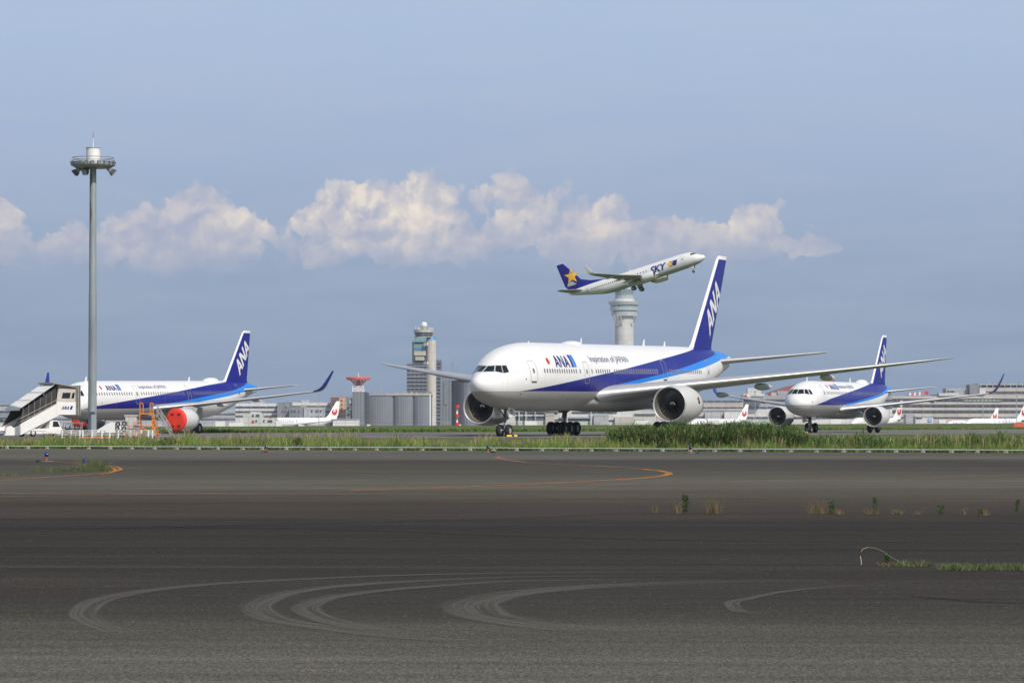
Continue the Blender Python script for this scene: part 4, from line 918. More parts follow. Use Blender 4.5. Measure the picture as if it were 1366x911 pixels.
# ------------------------------------------------------------------ grass, reeds and weeds
def leaf_material(name, rough=.6, trans=.0):
    m = bpy.data.materials.new(name); m.use_nodes = True; N = NT(m.node_tree); b = m.node_tree.nodes['Principled BSDF']; b.inputs['Roughness'].default_value = rough; b.inputs['Specular IOR Level'].default_value = .25
    a = N.new('ShaderNodeAttribute'); a.attribute_name = 'tint'; N.link(a.outputs['Color'], b.inputs['Base Color'])
    tr = N.new('ShaderNodeBsdfTranslucent'); N.link(a.outputs['Color'], tr.inputs['Color']); mx = N.new('ShaderNodeMixShader'); mx.inputs[0].default_value = .3
    out = m.node_tree.nodes['Material Output']; N.link(b.outputs[0], mx.inputs[1]); N.link(tr.outputs[0], mx.inputs[2]); N.link(mx.outputs[0], out.inputs['Surface']); return m
LEAF = leaf_material('leaf_blades')
def blades_mesh(name, pos, h, wd, lean, cols, parent=None, kink=.55):
    """numpy batch of bent blades; pos (n,3), h,wd (n), lean (n,2), cols (n,3)"""
    n = len(pos); th = rng.uniform(0, math.pi, n); ax = np.stack([np.cos(th), np.sin(th), np.zeros(n)], 1) * (wd / 2)[:, None]
    mid = pos + np.stack([lean[:, 0] * h * .3, lean[:, 1] * h * .3, h * kink], 1); tip = pos + np.stack([lean[:, 0] * h, lean[:, 1] * h, h], 1)
    V = np.stack([pos - ax, pos + ax, mid + ax * .8, mid - ax * .8, tip], 1).reshape(-1, 3)
    me = bpy.data.meshes.new(name); b = np.arange(n) * 5
    loops = np.concatenate([np.stack([b, b + 1, b + 2, b + 3], 1), np.stack([b + 3, b + 2, b + 4], 1)], 1).reshape(-1)
    me.vertices.add(n * 5); me.vertices.foreach_set('co', V.reshape(-1)); me.loops.add(len(loops)); me.loops.foreach_set('vertex_index', loops.astype(np.int32))
    ls = np.stack([np.arange(n) * 7, np.arange(n) * 7 + 4], 1).reshape(-1); me.polygons.add(2 * n); me.polygons.foreach_set('loop_start', ls.astype(np.int32)); me.polygons.foreach_set('loop_total', np.tile([4, 3], n).astype(np.int32))
    me.update(); me.validate(); ca = me.color_attributes.new('tint', 'FLOAT_COLOR', 'POINT')
    C = np.repeat(np.concatenate([cols, np.ones((n, 1))], 1), 5, 0); ca.data.foreach_set('color', C.reshape(-1)); me.materials.append(LEAF)
    o = bpy.data.objects.new(name, me); scene.collection.objects.link(o)
    if parent: o.parent = parent
    return o
def noise1(x, seed=0, sc_=1.0):
    r_ = np.random.default_rng(seed); t = np.asarray(x) / sc_; i = np.floor(t).astype(int); f = t - i; f = f * f * (3 - 2 * f); tab = r_.random(4096); return tab[i % 4096] * (1 - f) + tab[(i + 1) % 4096] * f
PAL = np.array([(.115, .20, .035), (.16, .24, .045), (.22, .28, .07), (.08, .15, .03), (.30, .28, .12), (.36, .28, .16), (.05, .09, .022), (.32, .22, .16)])
def pick(n, wts): w_ = np.array(wts, float); w_ /= w_.sum(); c = PAL[rng.choice(len(PAL), n, p=w_)]; return c * rng.uniform(.9, 1.55, (n, 1))
def strip_pts(n, d0, d1, px0=-150, px1=1520, pw=1.6):
    """points behind the rail, d metres back from it"""
    px_ = rng.uniform(px0, px1, n); k = (px_ + 260) / 1900; base = np.array(RAIL_A)[None] + k[:, None] * np.array(RAIL_B - RAIL_A)[None]
    # exact column on rail line
    d = d0 + (d1 - d0) * rng.random(n) ** pw; v = base[:, :2] / np.linalg.norm(base[:, :2], axis=1)[:, None]
    X = (px_ - 683) / FPX; t = []
    A = np.array(RAIL_A)[:2]; Dv = np.array(rd)[:2]
    s_ = (X * A[1] - A[0]) / (Dv[0] - X * Dv[1]); base = A[None] + s_[:, None] * Dv[None]
    P = base + np.stack([X, np.ones(n)], 1) * d[:, None]
    return px_, d, np.stack([P[:, 0], P[:, 1], np.zeros(n)], 1)
def hprof(px_):
    base = np.interp(px_, [0, 120, 250, 330, 480, 600, 700, 760, 820, 1060, 1100, 1200, 1366], [.60, .66, .84, .80, .62, .52, .55, .62, .66, .62, .60, .66, .72])
    return base * (.60 + .62 * noise1(px_, 3, 31)) * (.82 + .36 * noise1(px_, 5, 7))
def front_grass():
    n = 94000; px_, d, P = strip_pts(n, .5, 30); h = hprof(px_) * rng.uniform(.35, 1.05, n) * np.interp(d, [0.5, 1.6, 5, 14, 30], [.45, .9, 1.0, .8, .5])
    near = rng.random(n); yel = noise1(px_, 9, 60); cols = pick(n, [4, 5, 4.5, 2.5, .6, .2, 1.6, .1]); cols2 = pick(n, [2, 3, 4, 1.2, 2.5, 1.2, .5, .6])
    f = ((rng.random(n) < np.clip(yel * .8 - .15, 0, .6)))[:, None]; cols = np.where(f, cols2, cols) * (.72 + .5 * noise1(px_, 41, 17))[:, None] * (.85 + .3 * noise1(px_, 43, 5))[:, None]
    lean = rng.normal(0, .28, (n, 2)); lean[:, 0] += .12
    tag(blades_mesh('grass', P, h, rng.uniform(.012, .034, n), lean, cols), 'rough green and straw grass growing behind the low rail', 'grass', kind='stuff')
    # seed heads, pinkish brown, standing above the blades
    n = 5200; px_, d, P = strip_pts(n, 1.5, 16, pw=1.0); h = hprof(px_) * rng.uniform(.9, 1.25, n); cols = pick(n, [0, 0, 1.5, 0, 3, 2.5, 0, 2.5]) * .9
    tag(blades_mesh('seeding_grass', P, h, rng.uniform(.014, .035, n), rng.normal(0, .22, (n, 2)), cols, kink=.85), 'pinkish brown seed heads standing above the grass', 'grass', kind='stuff')
    n = 20000; px_, d, P = strip_pts(n, .35, 1.3); cols = pick(n, [3, 3, 2, 2, 1, .6, 2, .2])
    tag(blades_mesh('short_grass', P, rng.uniform(.06, .26, n) * (.6 + .8 * noise1(px_, 15, 14)), rng.uniform(.015, .04, n), rng.normal(0, .45, (n, 2)), cols), 'short grass fringe right behind the low rail', 'grass', kind='stuff')
front_grass()
def reeds(label, px0, px1, d0, d1, n, hmax, hfun, dark=1.0):
    """tall stems each with arching leaves"""
    px_, d, P = strip_pts(n, d0, d1, px0, px1, 1.0); H = hmax * hfun(px_) * rng.uniform(.7, 1.0, n)
    pos, hh, ww, ll, cc = [], [], [], [], []
    for i in range(n):
        lx, ly = rng.normal(.06, .10), rng.normal(0, .10); pos.append(P[i]); hh.append(H[i]); ww.append(.016); ll.append((lx, ly)); cc.append(np.array((.13, .15, .05)) * rng.uniform(.7, 1.2))
        for k in range(rng.integers(6, 10)):
            u = rng.uniform(.12, .97); p = P[i] + np.array((lx * H[i] * u, ly * H[i] * u, H[i] * u)); L_ = rng.uniform(.2, .45); a = rng.uniform(0, 2 * math.pi); up = rng.uniform(.25, .95)
            pos.append(p); hh.append(L_ * up); ww.append(rng.uniform(.022, .045)); ll.append((math.cos(a) * .9 / up, math.sin(a) * .9 / up)); g = rng.uniform(.65, 1.35) * dark; cc.append(np.array((.085, .150, .038)) * g if rng.random() < .82 else np.array((.26, .26, .11)) * g)
    o = blades_mesh('reed_bed', np.array(pos), np.array(hh), np.array(ww), np.array(ll), np.array(cc), kink=.7); tag(o, label, 'reeds', kind='stuff')
reeds('tall dark green reed thicket in front of the near engine of the largest airliner', 812, 1075, 3.0, 10.0, 3600, 1.42, lambda x: np.interp(x, [812, 830, 880, 930, 1000, 1050, 1075], [.6, .78, .86, .95, 1.0, .85, .55]) * (.82 + .22 * noise1(x, 21, 9)))
reeds('lower green reeds along the grass edge right of the tall thicket', 1075, 1520, 3.0, 9.0, 2300, .92, lambda x: np.interp(x, [1075, 1130, 1145, 1180, 1250, 1320, 1390], [.72, .62, .80, .62, .62, .80, .9]) * (.55 + .6 * noise1(x, 22, 15)), 1.3)
def shrub(px_, d, hgt, wd, n, label):
    k = (px_ - 683) / FPX; A = np.array(RAIL_A)[:2]; Dv = np.array(rd)[:2]; s_ = (k * A[1] - A[0]) / (Dv[0] - k * Dv[1]); B = A + s_ * Dv + np.array((k, 1)) * d
    pos = []; n2 = n
    a = rng.uniform(0, 2 * math.pi, n2); r_ = np.sqrt(rng.random(n2)) * wd / 2; z = rng.random(n2) ** .8 * hgt * (1 - .5 * (r_ / (wd / 2)) ** 2)
    pos = np.stack([r_ * np.cos(a), r_ * np.sin(a), z], 1); root = thing('shrub', label, 'shrub', (B[0], B[1], 0), 0, 'shrubs in the grass behind the rail')
    up = rng.uniform(.3, 1, n2); L_ = rng.uniform(.07, .16, n2); cols = np.array((.07, .12, .035))[None] * rng.uniform(.6, 1.5, (n2, 1))
    blades_mesh('foliage', pos, L_ * up, rng.uniform(.02, .05, n2), rng.normal(0, .8, (n2, 2)), cols, root)
    mb = MB()
    for i in range(6): t = i * 1.05; mb.tube((0, 0, 0), (math.cos(t) * wd * .25, math.sin(t) * wd * .25, hgt * .7), .012, mat('stem_brown', (.12, .09, .05), .8), .005, 5)
    mb.build('stem', root)
for a in [(226, 2.2, .55, 1.3, 500, 'low dark bush in the grass left of the red engine cover'), (886, .9, .42, .75, 420, 'small dark bush at the foot of the tall reeds'), (1164, 1.4, .75, 1.5, 700, 'round bright green bush at the grass edge below the right airliner'), (397, 1.6, .68, .5, 300, 'narrow upright dark shrub in the grass between the left and middle airliners')]: shrub(*a)
def far_grass():
    n = 47000; u = rng.random(n); px_ = rng.uniform(120, 1480, n); D0 = np.interp(px_, [180, 250, 650, 1100, 1366], [372, 376, 412, 494, 540]); d = (rng.random(n) ** 2.2) * 260; D = D0 + 1 + d
    P = np.stack([(px_ - 683) / FPX * D, D, np.zeros(n)], 1); h = rng.uniform(.12, .45, n) * np.interp(d, [0, 12, 60, 260], [1.15, 1.0, .55, .35]) * (.6 + .6 * noise1(px_, 31, 25)) * np.interp(px_, [180, 650, 1100, 1400], [1.1, 1.1, .9, .6])
    cols = pick(n, [3, 3, 2, 3, .5, .3, 2.5, .1]) * np.interp(d, [0, 10, 60], [.75, .85, 1.1])[:, None]  # blades nearest the taxiway tinted darker, painting shade into the bank's foot
    tag(blades_mesh('far_grass', P, h, rng.uniform(.05, .14, n), rng.normal(0, .4, (n, 2)), cols), 'grass bank on the far side of the taxiway', 'grass', kind='stuff')
far_grass()
# weeds in the pavement joints
def weed(px_, py, hgt, wd, n, label, kind_='leafy', tone=(.06, .13, .03)):
    B = gnd(px_, py); root = thing('weed', label, 'weed', (B.x, B.y, .004), 0, 'weeds growing in the pavement joints')
    if kind_ == 'leafy':
        mb = MB(); 
        for i in range(3): mb.tube((0, 0, 0), (rng.normal(0, wd * .15), rng.normal(0, wd * .15), hgt), .004, mat('stem_green', (.10, .14, .04), .7), .0015, 5)
        mb.build('stem', root); z = rng.uniform(.05, 1, n) * hgt; a = rng.uniform(0, 6.283, n); r_ = rng.random(n) ** .6 * wd * .38
        pos = np.stack([r_ * np.cos(a), r_ * np.sin(a), z], 1); up = rng.uniform(.1, .8, n); L_ = rng.uniform(.014, .032, n)
        ln = np.stack([np.cos(a), np.sin(a)], 1) * (1 / up)[:, None]; cols = np.array(tone)[None] * rng.uniform(.55, 1.6, (n, 1))
        blades_mesh('foliage', pos, L_ * up, rng.uniform(.010, .022, n), ln, cols, root)
    elif kind_ == 'straw':
        cols = np.where((rng.random(n) < .75)[:, None], np.array((.30, .22, .13))[None], np.array((.12, .15, .05))[None]) * rng.uniform(.7, 1.3, (n, 1))
        pos = np.stack([rng.normal(0, wd * .18, n), rng.normal(0, .04, n), np.zeros(n)], 1); blades_mesh('stalks', pos, hgt * rng.uniform(.4, 1.05, n), rng.uniform(.0025, .006, n), rng.normal(0, .38, (n, 2)), cols, root)
        m2 = n * 2; u = rng.integers(0, n, m2); pos2 = pos[u] + np.stack([rng.normal(0, wd * .2, m2), rng.normal(0, .03, m2), rng.uniform(.35, 1.05, m2) * hgt], 1); blades_mesh('seed_heads', pos2, rng.uniform(.006, .016, m2), rng.uniform(.004, .008, m2), rng.normal(0, .6, (m2, 2)), np.array((.22, .15, .09))[None] * rng.uniform(.6, 1.3, (m2, 1)), root)
    else:
        cols = np.array((.15, .21, .08))[None] * rng.uniform(.6, 1.4, (n, 1)); st_ = rng.random(n) < .2; cols[st_] = np.array((.30, .25, .14)) * rng.uniform(.7, 1.2, (st_.sum(), 1))
        pos = np.stack([rng.uniform(-wd / 2, wd / 2, n), rng.normal(0, .05, n), np.zeros(n)], 1); blades_mesh('foliage', pos, hgt * rng.uniform(.3, 1.0, n), rng.uniform(.004, .009, n), rng.normal(0, 1.0, (n, 2)), cols, root)
    return root
weed(914.5, 684.5, .27, .13, 420, 'tallest dense leafy green weed, standing alone on the asphalt')
weed(903, 685, .22, .18, 60, 'sparse straw weed just left of the tallest leafy weed', 'straw')
weed(952, 685, .26, .30, 150, 'wide bushy straw weed right of the tallest leafy weed', 'straw')
weed(874, 684, .12, .10, 40, 'small straw tuft at the left end of the weed row', 'straw')
weed(1110, 685.5, .20, .13, 260, 'leafy green weed rising from a wide straw tuft')
weed(1090, 685.5, .20, .45, 170, 'wide low straw tuft beside a leafy weed', 'straw')
weed(1118, 686, .08, .18, 70, 'short straw fringe right of the wide straw tuft', 'straw')
weed(1167.5, 685.5, .24, .09, 200, 'slender leafy green weed in the joint')
weed(1160, 686, .09, .28, 90, 'dry straw fringe around the slender weed', 'straw')
weed(1197, 686, .09, .16, 90, 'low grey green tuft right of the slender weed', 'tuft')
weed(1225, 686.5, .05, .18, 60, 'tiny straw tuft in the joint', 'straw')
weed(1255, 687, .13, .14, 150, 'short rounded leafy weed near the right', 'leafy')
weed(1286, 687, .11, .12, 50, 'thin straw stalks between two low weeds', 'straw')
weed(1308, 687.5, .11, .10, 90, 'stubby green weed with straw beside it', 'leafy'); weed(1314, 687.5, .10, .16, 60, 'straw stalks leaning on the stubby green weed', 'straw')
weed(1357.5, 686.5, .21, .08, 170, 'slim leafy weed at the right edge of the picture')
weed(1183, 753.5, .10, .05, 90, 'small leafy weed beside the arching dry stalk'); weed(1216, 755.5, .075, .32, 200, 'short green grass tuft at the foot of the arching stalk', 'tuft')
weed(1310, 760.5, .085, .80, 650, 'long mat of green grass in the near joint at the right', 'tuft'); weed(1275, 757.5, .05, .30, 160, 'thin left end of the grass mat in the near joint', 'tuft')
weed(1182, 755.5, .03, .16, 60, 'low straw at the base of the small leafy weed', 'straw')
def arching_stalk():
    B = gnd(1215, 756); root = thing('arching_stalk', 'dry grass stalk arching over to the left above the joint', 'grass stalk', (B.x, B.y, .004)); D = B.y
    pts = [(1213, 755), (1200, 749), (1188, 742), (1178, 735), (1168, 731), (1158, 729.6), (1151, 732), (1148.5, 736)]; P = [at(x, y, D) - Vector((B.x, B.y, .004)) for x, y in pts]; mb = MB()
    for a, b in zip(P, P[1:]): mb.tube(a, b, .0015, mat('dry_stalk', (.34, .30, .18), .8), n=5)
    mb.build('stalk', root); mb = MB()
    for a, b in zip(P[-3:], P[-2:]): mb.tube(a, b, .0042, mat('seed_straw', (.38, .25, .15), .8), n=6)
    mb.build('seed_head', root)
    B = gnd(1149, 753.5); r2 = thing('fallen_stalk', 'short pale broken stalk standing left of the arching one', 'grass stalk', (B.x, B.y, .004)); mb = MB(); P = [Vector((0, 0, 0)), Vector((-.002, 0, .04)), Vector((-.01, 0, .085))]
    for a, b in zip(P, P[1:]): mb.tube(a, b, .004, mat('pale_stalk', (.55, .50, .42), .8), n=6)
    mb.build('stalk', r2)
arching_stalk()
weed(95, 629, .20, 2.2, 900, 'patch of low green weeds beside the curved orange line', 'tuft'); weed(126, 628, .42, .75, 500, 'taller green weed clump by the blue edge light', 'tuft'); weed(6, 635, .12, .7, 200, 'small green tuft at the left edge of the apron', 'tuft')
weed(60, 629.5, .10, .8, 160, 'faint thin weeds left of the green weed patch', 'tuft'); weed(176, 625.5, .05, .6, 120, 'flat grass tuft just past the tip of the orange line', 'tuft')

# ------------------------------------------------------------------ taxiway edge lights
def edge_light():
    root = thing('taxiway_light', 'x', 'taxiway light', (0, 0, 0), 0, 'blue taxiway edge lights')
    mb = MB(); mb.lathe([(0, .30), (.035, .29), (.05, .2), (.055, .01)], mat('light_base', (.10, .095, .085), .8), (0, 0, 0), 'z', 20); mb.box((-.28, 0, .03), (.22, .2, .06), BLACK); mb.build('base', root)
    mb = MB(); mb.tube((0, 0, .05), (0, 0, .22), .028, REDOR, n=10); mb.tube((0, 0, .17), (0, 0, .20), .05, mat('brass_collar', (.5, .42, .25), .4, .5), n=12); mb.build('stem', root)
    mb = MB(); mb.lathe([(.19, .055), (.22, .075), (.28, .08), (.33, .06), (.355, .02), (.357, .001)], BLUELAMP, (0, 0, 0), 'z', 16); mb.build('lens', root); return root
el0 = edge_light()
for i, (x, y, lab) in enumerate([(62, 616, 'blue edge light on a wide base left of the green weeds'), (112.5, 626.3, 'blue edge light standing in the green weed patch'), (355, 603.3, 'blue edge light by the rail between the left and middle airliners'), (651, 603.8, 'blue edge light by the rail below the nose of the largest airliner'), (921, 604.8, 'blue edge light by the rail below the tall reeds')]):
    o = el0 if i == 0 else copy_tree(el0); o.scale = (.88, .88, .88); P = gnd(x, y); o.location = (P.x, P.y, .006); o['label'] = lab; o.rotation_euler = (0, 0, i * .8)
# ------------------------------------------------------------------ far buildings
def wallmat(name, col, rough=.8, var=.08, panel=None, pcol=None):
    """wall with panel joints every panel=(w,h) metres"""
    if name in MATS: return MATS[name]
    m = bpy.data.materials.new(name); m.use_nodes = True; N = NT(m.node_tree); b = m.node_tree.nodes['Principled BSDF']; b.inputs['Roughness'].default_value = rough
    tc = N.new('ShaderNodeTexCoord'); P = tc.outputs['Object']; sep = N.new('ShaderNodeSeparateXYZ'); N.link(P, sep.inputs[0])
    f = N.noise(P, .06, 4, .6); c = N.mix(N.maprange(f, .3, .7), tuple(x * (1 - var) for x in col), tuple(x * (1 + var) for x in col))
    if panel:
        br = N.new('ShaderNodeTexBrick'); cb = N.new('ShaderNodeCombineXYZ'); N.link(N.math('ADD', sep.outputs[0], N.math('MULTIPLY', sep.outputs[1], .9)), cb.inputs[0]); N.link(sep.outputs[2], cb.inputs[1]); N.link(cb.outputs[0], br.inputs['Vector'])
        br.offset = 0; br.inputs['Scale'].default_value = 1; br.inputs['Brick Width'].default_value = panel[0]; br.inputs['Row Height'].default_value = panel[1]; br.inputs['Mortar Size'].default_value = panel[2] if len(panel) > 2 else .25; br.inputs['Mortar Smooth'].default_value = .3
        br.inputs['Color1'].default_value = (1, 1, 1, 1); br.inputs['Color2'].default_value = (.86, .86, .86, 1); br.inputs['Mortar'].default_value = rgba(pcol or (.7, .7, .7))
        mm = N.new('ShaderNodeMix', data_type='RGBA', blend_type='MULTIPLY'); mm.inputs[0].default_value = 1; N.link(c, mm.inputs[6]); N.link(br.outputs[0], mm.inputs[7]); c = mm.outputs[2]
    N.link(c, b.inputs['Base Color']); MATS[name] = m; return m
WB = wallmat('beige_wall', (.50, .46, .42), panel=(9, 4, .3)); WW = wallmat('white_wall', (.62, .62, .60), panel=(6, 3.5, .2)); WG = wallmat('grey_wall', (.235, .25, .265), panel=(5, 3.2, .35), pcol=(.8, .8, .8))
WGL = wallmat('pale_grey_wall', (.40, .42, .44), panel=(6, 4, .3)); WD = wallmat('slate_cladding', (.150, .165, .185), .7, .12, (2.2, 30, .5), (1.35, 1.35, 1.35)); WD2 = wallmat('dark_slate', (.10, .115, .135), .6, .1, (4, 3.4, .8), (.55, .55, .6))
WSIL = wallmat('silo_cladding', (.200, .220, .245), .75, .12, (1.6, 26, .35), (.72, .72, .75)); WBR = wallmat('red_brown_wall', (.25, .14, .12), .85, .1, (3, 3.3, .5), (.7, .7, .7)); WTAN = wallmat('tan_wall', (.50, .33, .20), .85, .1, (3, 3.3, .5), (1.3, 1.3, 1.3))
WBAND = wallmat('dark_window_band', (.045, .052, .065), .25, .5, (5, 2.2, .5), (3.2, 3.2, 3.2)); WSH = wallmat('tower_shaft', (.56, .53, .47), .8, .05, (3, 6, .15)); CY = wallmat('teal_panel', (.16, .32, .34), .5, .15, (4, 3, .2)); CREAMW = wallmat('cream_panel_wall', (.50, .48, .38), .7, .08, (3, 3, .2)); BLUEP = wallmat('blue_panel', (.06, .24, .50), .4, .1)
GLB = wallmat('grey_glass_block', (.17, .20, .235), .3, .25, (3.2, 3.4, 1.0), (.42, .42, .46)); WNT = wallmat('new_tower_concrete', (.56, .56, .53), .7, .04, (5, 5, .12)); RING = wallmat('ring_metal', (.48, .52, .52), .45, .08, (2, 20, .15)); RGL = wallmat('tower_glass', (.16, .22, .24), .2, .2, (2.2, 5, .3), (2, 2, 2))
RROOF = wallmat('red_roof', (.34, .10, .10), .6, .06, (40, 2.5, .3), (.8, .8, .8)); ROOFG = wallmat('roof_grey', (.30, .31, .32), .7, .1)
ZB = -7.0
class Bld:
    """a building standing at distance D; pixel columns/rows of the survey become metres on its front"""
    def __init__(s, name, label, cat, x0, x1, D, depth=30, group=None):
        s.D = D; P = at((x0 + x1) / 2, 560, D); s.o = Vector((P.x, D, 0)); s.root = thing(name, label, cat, s.o, 0, group); s.depth = depth
    def L(s, px, py): return at(px, py, s.D) - s.o
    def box(s, name, x0, x1, y0, y1, m, proud=0.0, depth=None, parent=None, back=None):
        """y0 = upper row, y1 = lower row or None for the ground"""
        a = s.L(x0, y0); b = s.L(x1, y0); zt = a.z; zb = ZB if y1 is None else s.L(x0, y1).z; d = depth if depth is not None else s.depth
        f = -proud + (back or 0); mb = MB(); mb.box(((a.x + b.x) / 2, f + d / 2, (zt + zb) / 2), (b.x - a.x, d, zt - zb), m); return mb.build(name, parent or s.root)
    def band(s, x0, x1, y0, y1, m=None, parent=None): return s.box('window_band', x0, x1, y0, y1, m or WBAND, .5, .9, parent)
    def cyl(s, name, xc, r0, y0, r1, y1, m, back=0, n=40, parent=None):
        k = s.D / FPX; a = s.L(xc, y0); zb = ZB if y1 is None else s.L(xc, y1).z; mb = MB(); mb.tube((a.x, back, zb), (a.x, back, a.z), r1 * k, m, r0 * k, n); return mb.build(name, parent or s.root)
def poles(bld, cols, name='railing_post', w_=.35):
    for x, y0, y1 in cols: bld.box(name, x - w_ / 2, x + w_ / 2, y0, y1, STEEL, 0, .3)
# left edge
b = Bld('terminal_wing', 'low pale terminal far off at the left edge behind the boarding stairs', 'terminal', -30, 60, 2300); b.box('wall', -40, 58, 540, None, WGL); b.band(-40, 58, 548, 550.5); b.band(-40, 58, 555, 557); b.box('roof', -40, 60, 538.8, 540, ROOFG, 1); b.box('mast', 4, 5, 534, 539, STEEL, 0, .5)
b = Bld('hangar', 'grey blue roofed shed at the far left under the boarding stairs', 'hangar', -30, 45, 1700); b.box('wall', -40, 40, 557, None, WW); b.box('roof', -41, 41, 551, 557, wallmat('blue_grey_roof', (.25, .29, .34), .6), 1); b.band(-40, 40, 560, 562)
b = Bld('terminal_wing', 'long pale building far behind the left airliner', 'terminal', 60, 330, 2400); b.box('wall', 58, 326, 546, None, WGL); b.band(58, 326, 551, 553); b.band(58, 326, 558, 560)
b = Bld('office_block', 'white banded office block behind the raised left wingtip', 'office building', 318, 371, 2150); b.box('wall', 314, 369.6, 538, None, WW); [b.band(314, 369.5, y, y + 1.9) for y in (542, 548.2, 554)]; b.box('roof_unit', 335, 352, 534.5, 538, WGL, -3, 8); b.box('roof_unit', 322, 328, 536, 538, ROOFG, -3, 8)
b = Bld('office_block', 'tall slim grey block right of the white banded offices', 'office building', 370, 386, 2140); b.box('wall', 369.8, 378.5, 537, None, WG); b.box('stair_tower', 378.7, 385.5, 536.4, None, WG, -1); [b.box('window', 376, 377.6, y, y + 2, WBAND, .3, .5) for y in (548, 556)]; [b.box('window', 380.5, 382, y, y + 2, WBAND, -.7, .5) for y in (542, 548, 555)]
b = Bld('office_block', 'grey blue block with small square windows behind the far parked jet', 'office building', 386, 431, 2130); b.box('wall', 385.8, 405.3, 543.2, None, WG); b.box('wall', 405.5, 430.5, 543.8, None, WGL, 1)
for y in (547, 555):
    for x in (388, 392, 397.5): b.box('window', x, x + 2.2, y, y + 3.2, WBAND, .3, .5)
    for x in (415, 420.5, 423.5, 427): b.box('window', x, x + 2.0, y, y + 3.2, WBAND, 1.3, .5)
b.box('roof_unit', 400, 408, 540, 543.2, ROOFG, -3, 8)
b = Bld('office_block', 'white block with a dark top band behind the square windowed grey block', 'office building', 386, 441, 2260); b.box('wall', 385, 440.6, 537, None, WW); b.band(390, 440.4, 541, 542.2); [b.band(430.8, 440.4, y, y + 1.4) for y in (548.5, 554)]; b.box('roof_unit', 390, 398, 534.6, 537, ROOFG, -4, 9); b.box('roof_unit', 402, 412, 533.4, 537, WGL, -4, 9); b.box('roof_unit', 416, 421, 535.2, 537, ROOFG, -4, 9); b.box('roof_unit', 424, 433, 536, 537, ROOFG, -4, 9)
b = Bld('hotel', 'reddish brown and tan hotel block left of the grey silos', 'hotel', 441, 461, 2240); b.box('wall', 440.9, 452, 530, None, WBR); b.box('wall', 452.2, 461.5, 530.6, None, WTAN, .5); b.box('roof', 440.9, 470, 528.6, 530, ROOFG, -1)
for y in (533, 538.2, 543.4, 548.6, 553.8):
    for x in (443, 446, 449): b.box('window', x, x + 1.4, y, y + 1.8, WBAND, .3, .4)
    b.box('window', 455.2, 457, y + .6, y + 2.0, WBAND, .8, .4)
b = Bld('warehouse', 'long low white shed in front of the hotel and slate block', 'warehouse', 445, 478, 2040); b.box('wall', 444, 478, 559.6, None, WW, 0, 20); b.box('roof', 443.6, 478.4, 558.9, 559.6, WGL, .5, 21)
# slate block with radar
b = Bld('slate_block', 'dark slate block carrying the red radar dish', 'industrial building', 461, 488, 2200); b.box('wall', 470, 486.8, 522.4, None, WD); b.box('side_wing', 461.2, 469.8, 531.3, None, WD, -2); [b.band(465.5, 469.7, y, y + 1.4) for y in (539.5, 547.6)]; b.box('vent_panel', 465.5, 469.6, 533.5, 538.6, WGL, -1.6, .4); b.box('vent_panel', 465.5, 469.6, 541.6, 546.8, WGL, -1.6, .4)
for i in range(9): b.box('window', 487.0, 488.2, 525 + i * 4.2, 526.8 + i * 4.2, WBAND, .6, 1.0)
b.box('link_wall', 486.9, 489.5, 523, None, WD2, -1)
r = Bld('radar_antenna', 'red radar dish on a white lattice on top of the slate block', 'radar antenna', 461, 494, 2205); k = 2205 / FPX; c = r.L(477.3, 505.0)
mb = MB(); mb.lathe([(-.9, 15.2 * k), (.5, 16.6 * k), (1.1, 16.4 * k), (1.0, 3 * k), (-.4, 3 * k), (-.9, 15.2 * k)], wallmat('radar_red', (.62, .12, .08), .6, .1), (c.x, 8, c.z), 'z', 36); mb.build('dish', r.root)
mb = MB(); hub = r.L(477.3, 515); RRED = MATS['radar_red']
for i in range(12): t = i * math.pi / 6; mb.tube((hub.x + math.cos(t) * 1.4, 8 + math.sin(t) * 1.4, hub.z), (c.x + math.cos(t) * 11 * k, 8 + math.sin(t) * 11 * k, c.z - .8), .22, RRED, n=5); mb.tube((hub.x + math.cos(t) * 3.4, 8 + math.sin(t) * 3.4, hub.z + 2.4), (c.x + math.cos(t + .5) * 6 * k, 8 + math.sin(t + .5) * 6 * k, c.z - .6), .16, RRED, n=4)
mb.tube((hub.x, 8, hub.z), (c.x, 8, c.z), 1.1, RRED, 1.6); mb.tube((c.x, 8, c.z + 1), (c.x, 8, c.z + 4), .3, FWHITE); mb.build('arms', r.root)
mb = MB(); zt = r.L(477, 515.2).z; zb = r.L(477, 522.4).z; hw = 7.4 * k
for ix in (-1, 0, 1):
    for iy in (-1, 1): mb.box((c.x + ix * hw, 8 + iy * hw, (zt + zb) / 2), (.5, .5, zt - zb), FWHITE)
for iy in (-1, 1):
    for z in (zt, (zt + zb) / 2, zb + .3): mb.box((c.x, 8 + iy * hw, z), (2 * hw, .4, .4), FWHITE)
    for a_, b_ in ((-1, 0), (0, -1), (0, 1), (1, 0)): mb.bar((c.x + a_ * hw, 8 + iy * hw, zb), (c.x + b_ * hw, 8 + iy * hw, zt), .35, FWHITE)
for ix in (-1, 1): mb.box((c.x + ix * hw, 8, zt), (.4, 2 * hw, .4), FWHITE)
mb.build('lattice', r.root)
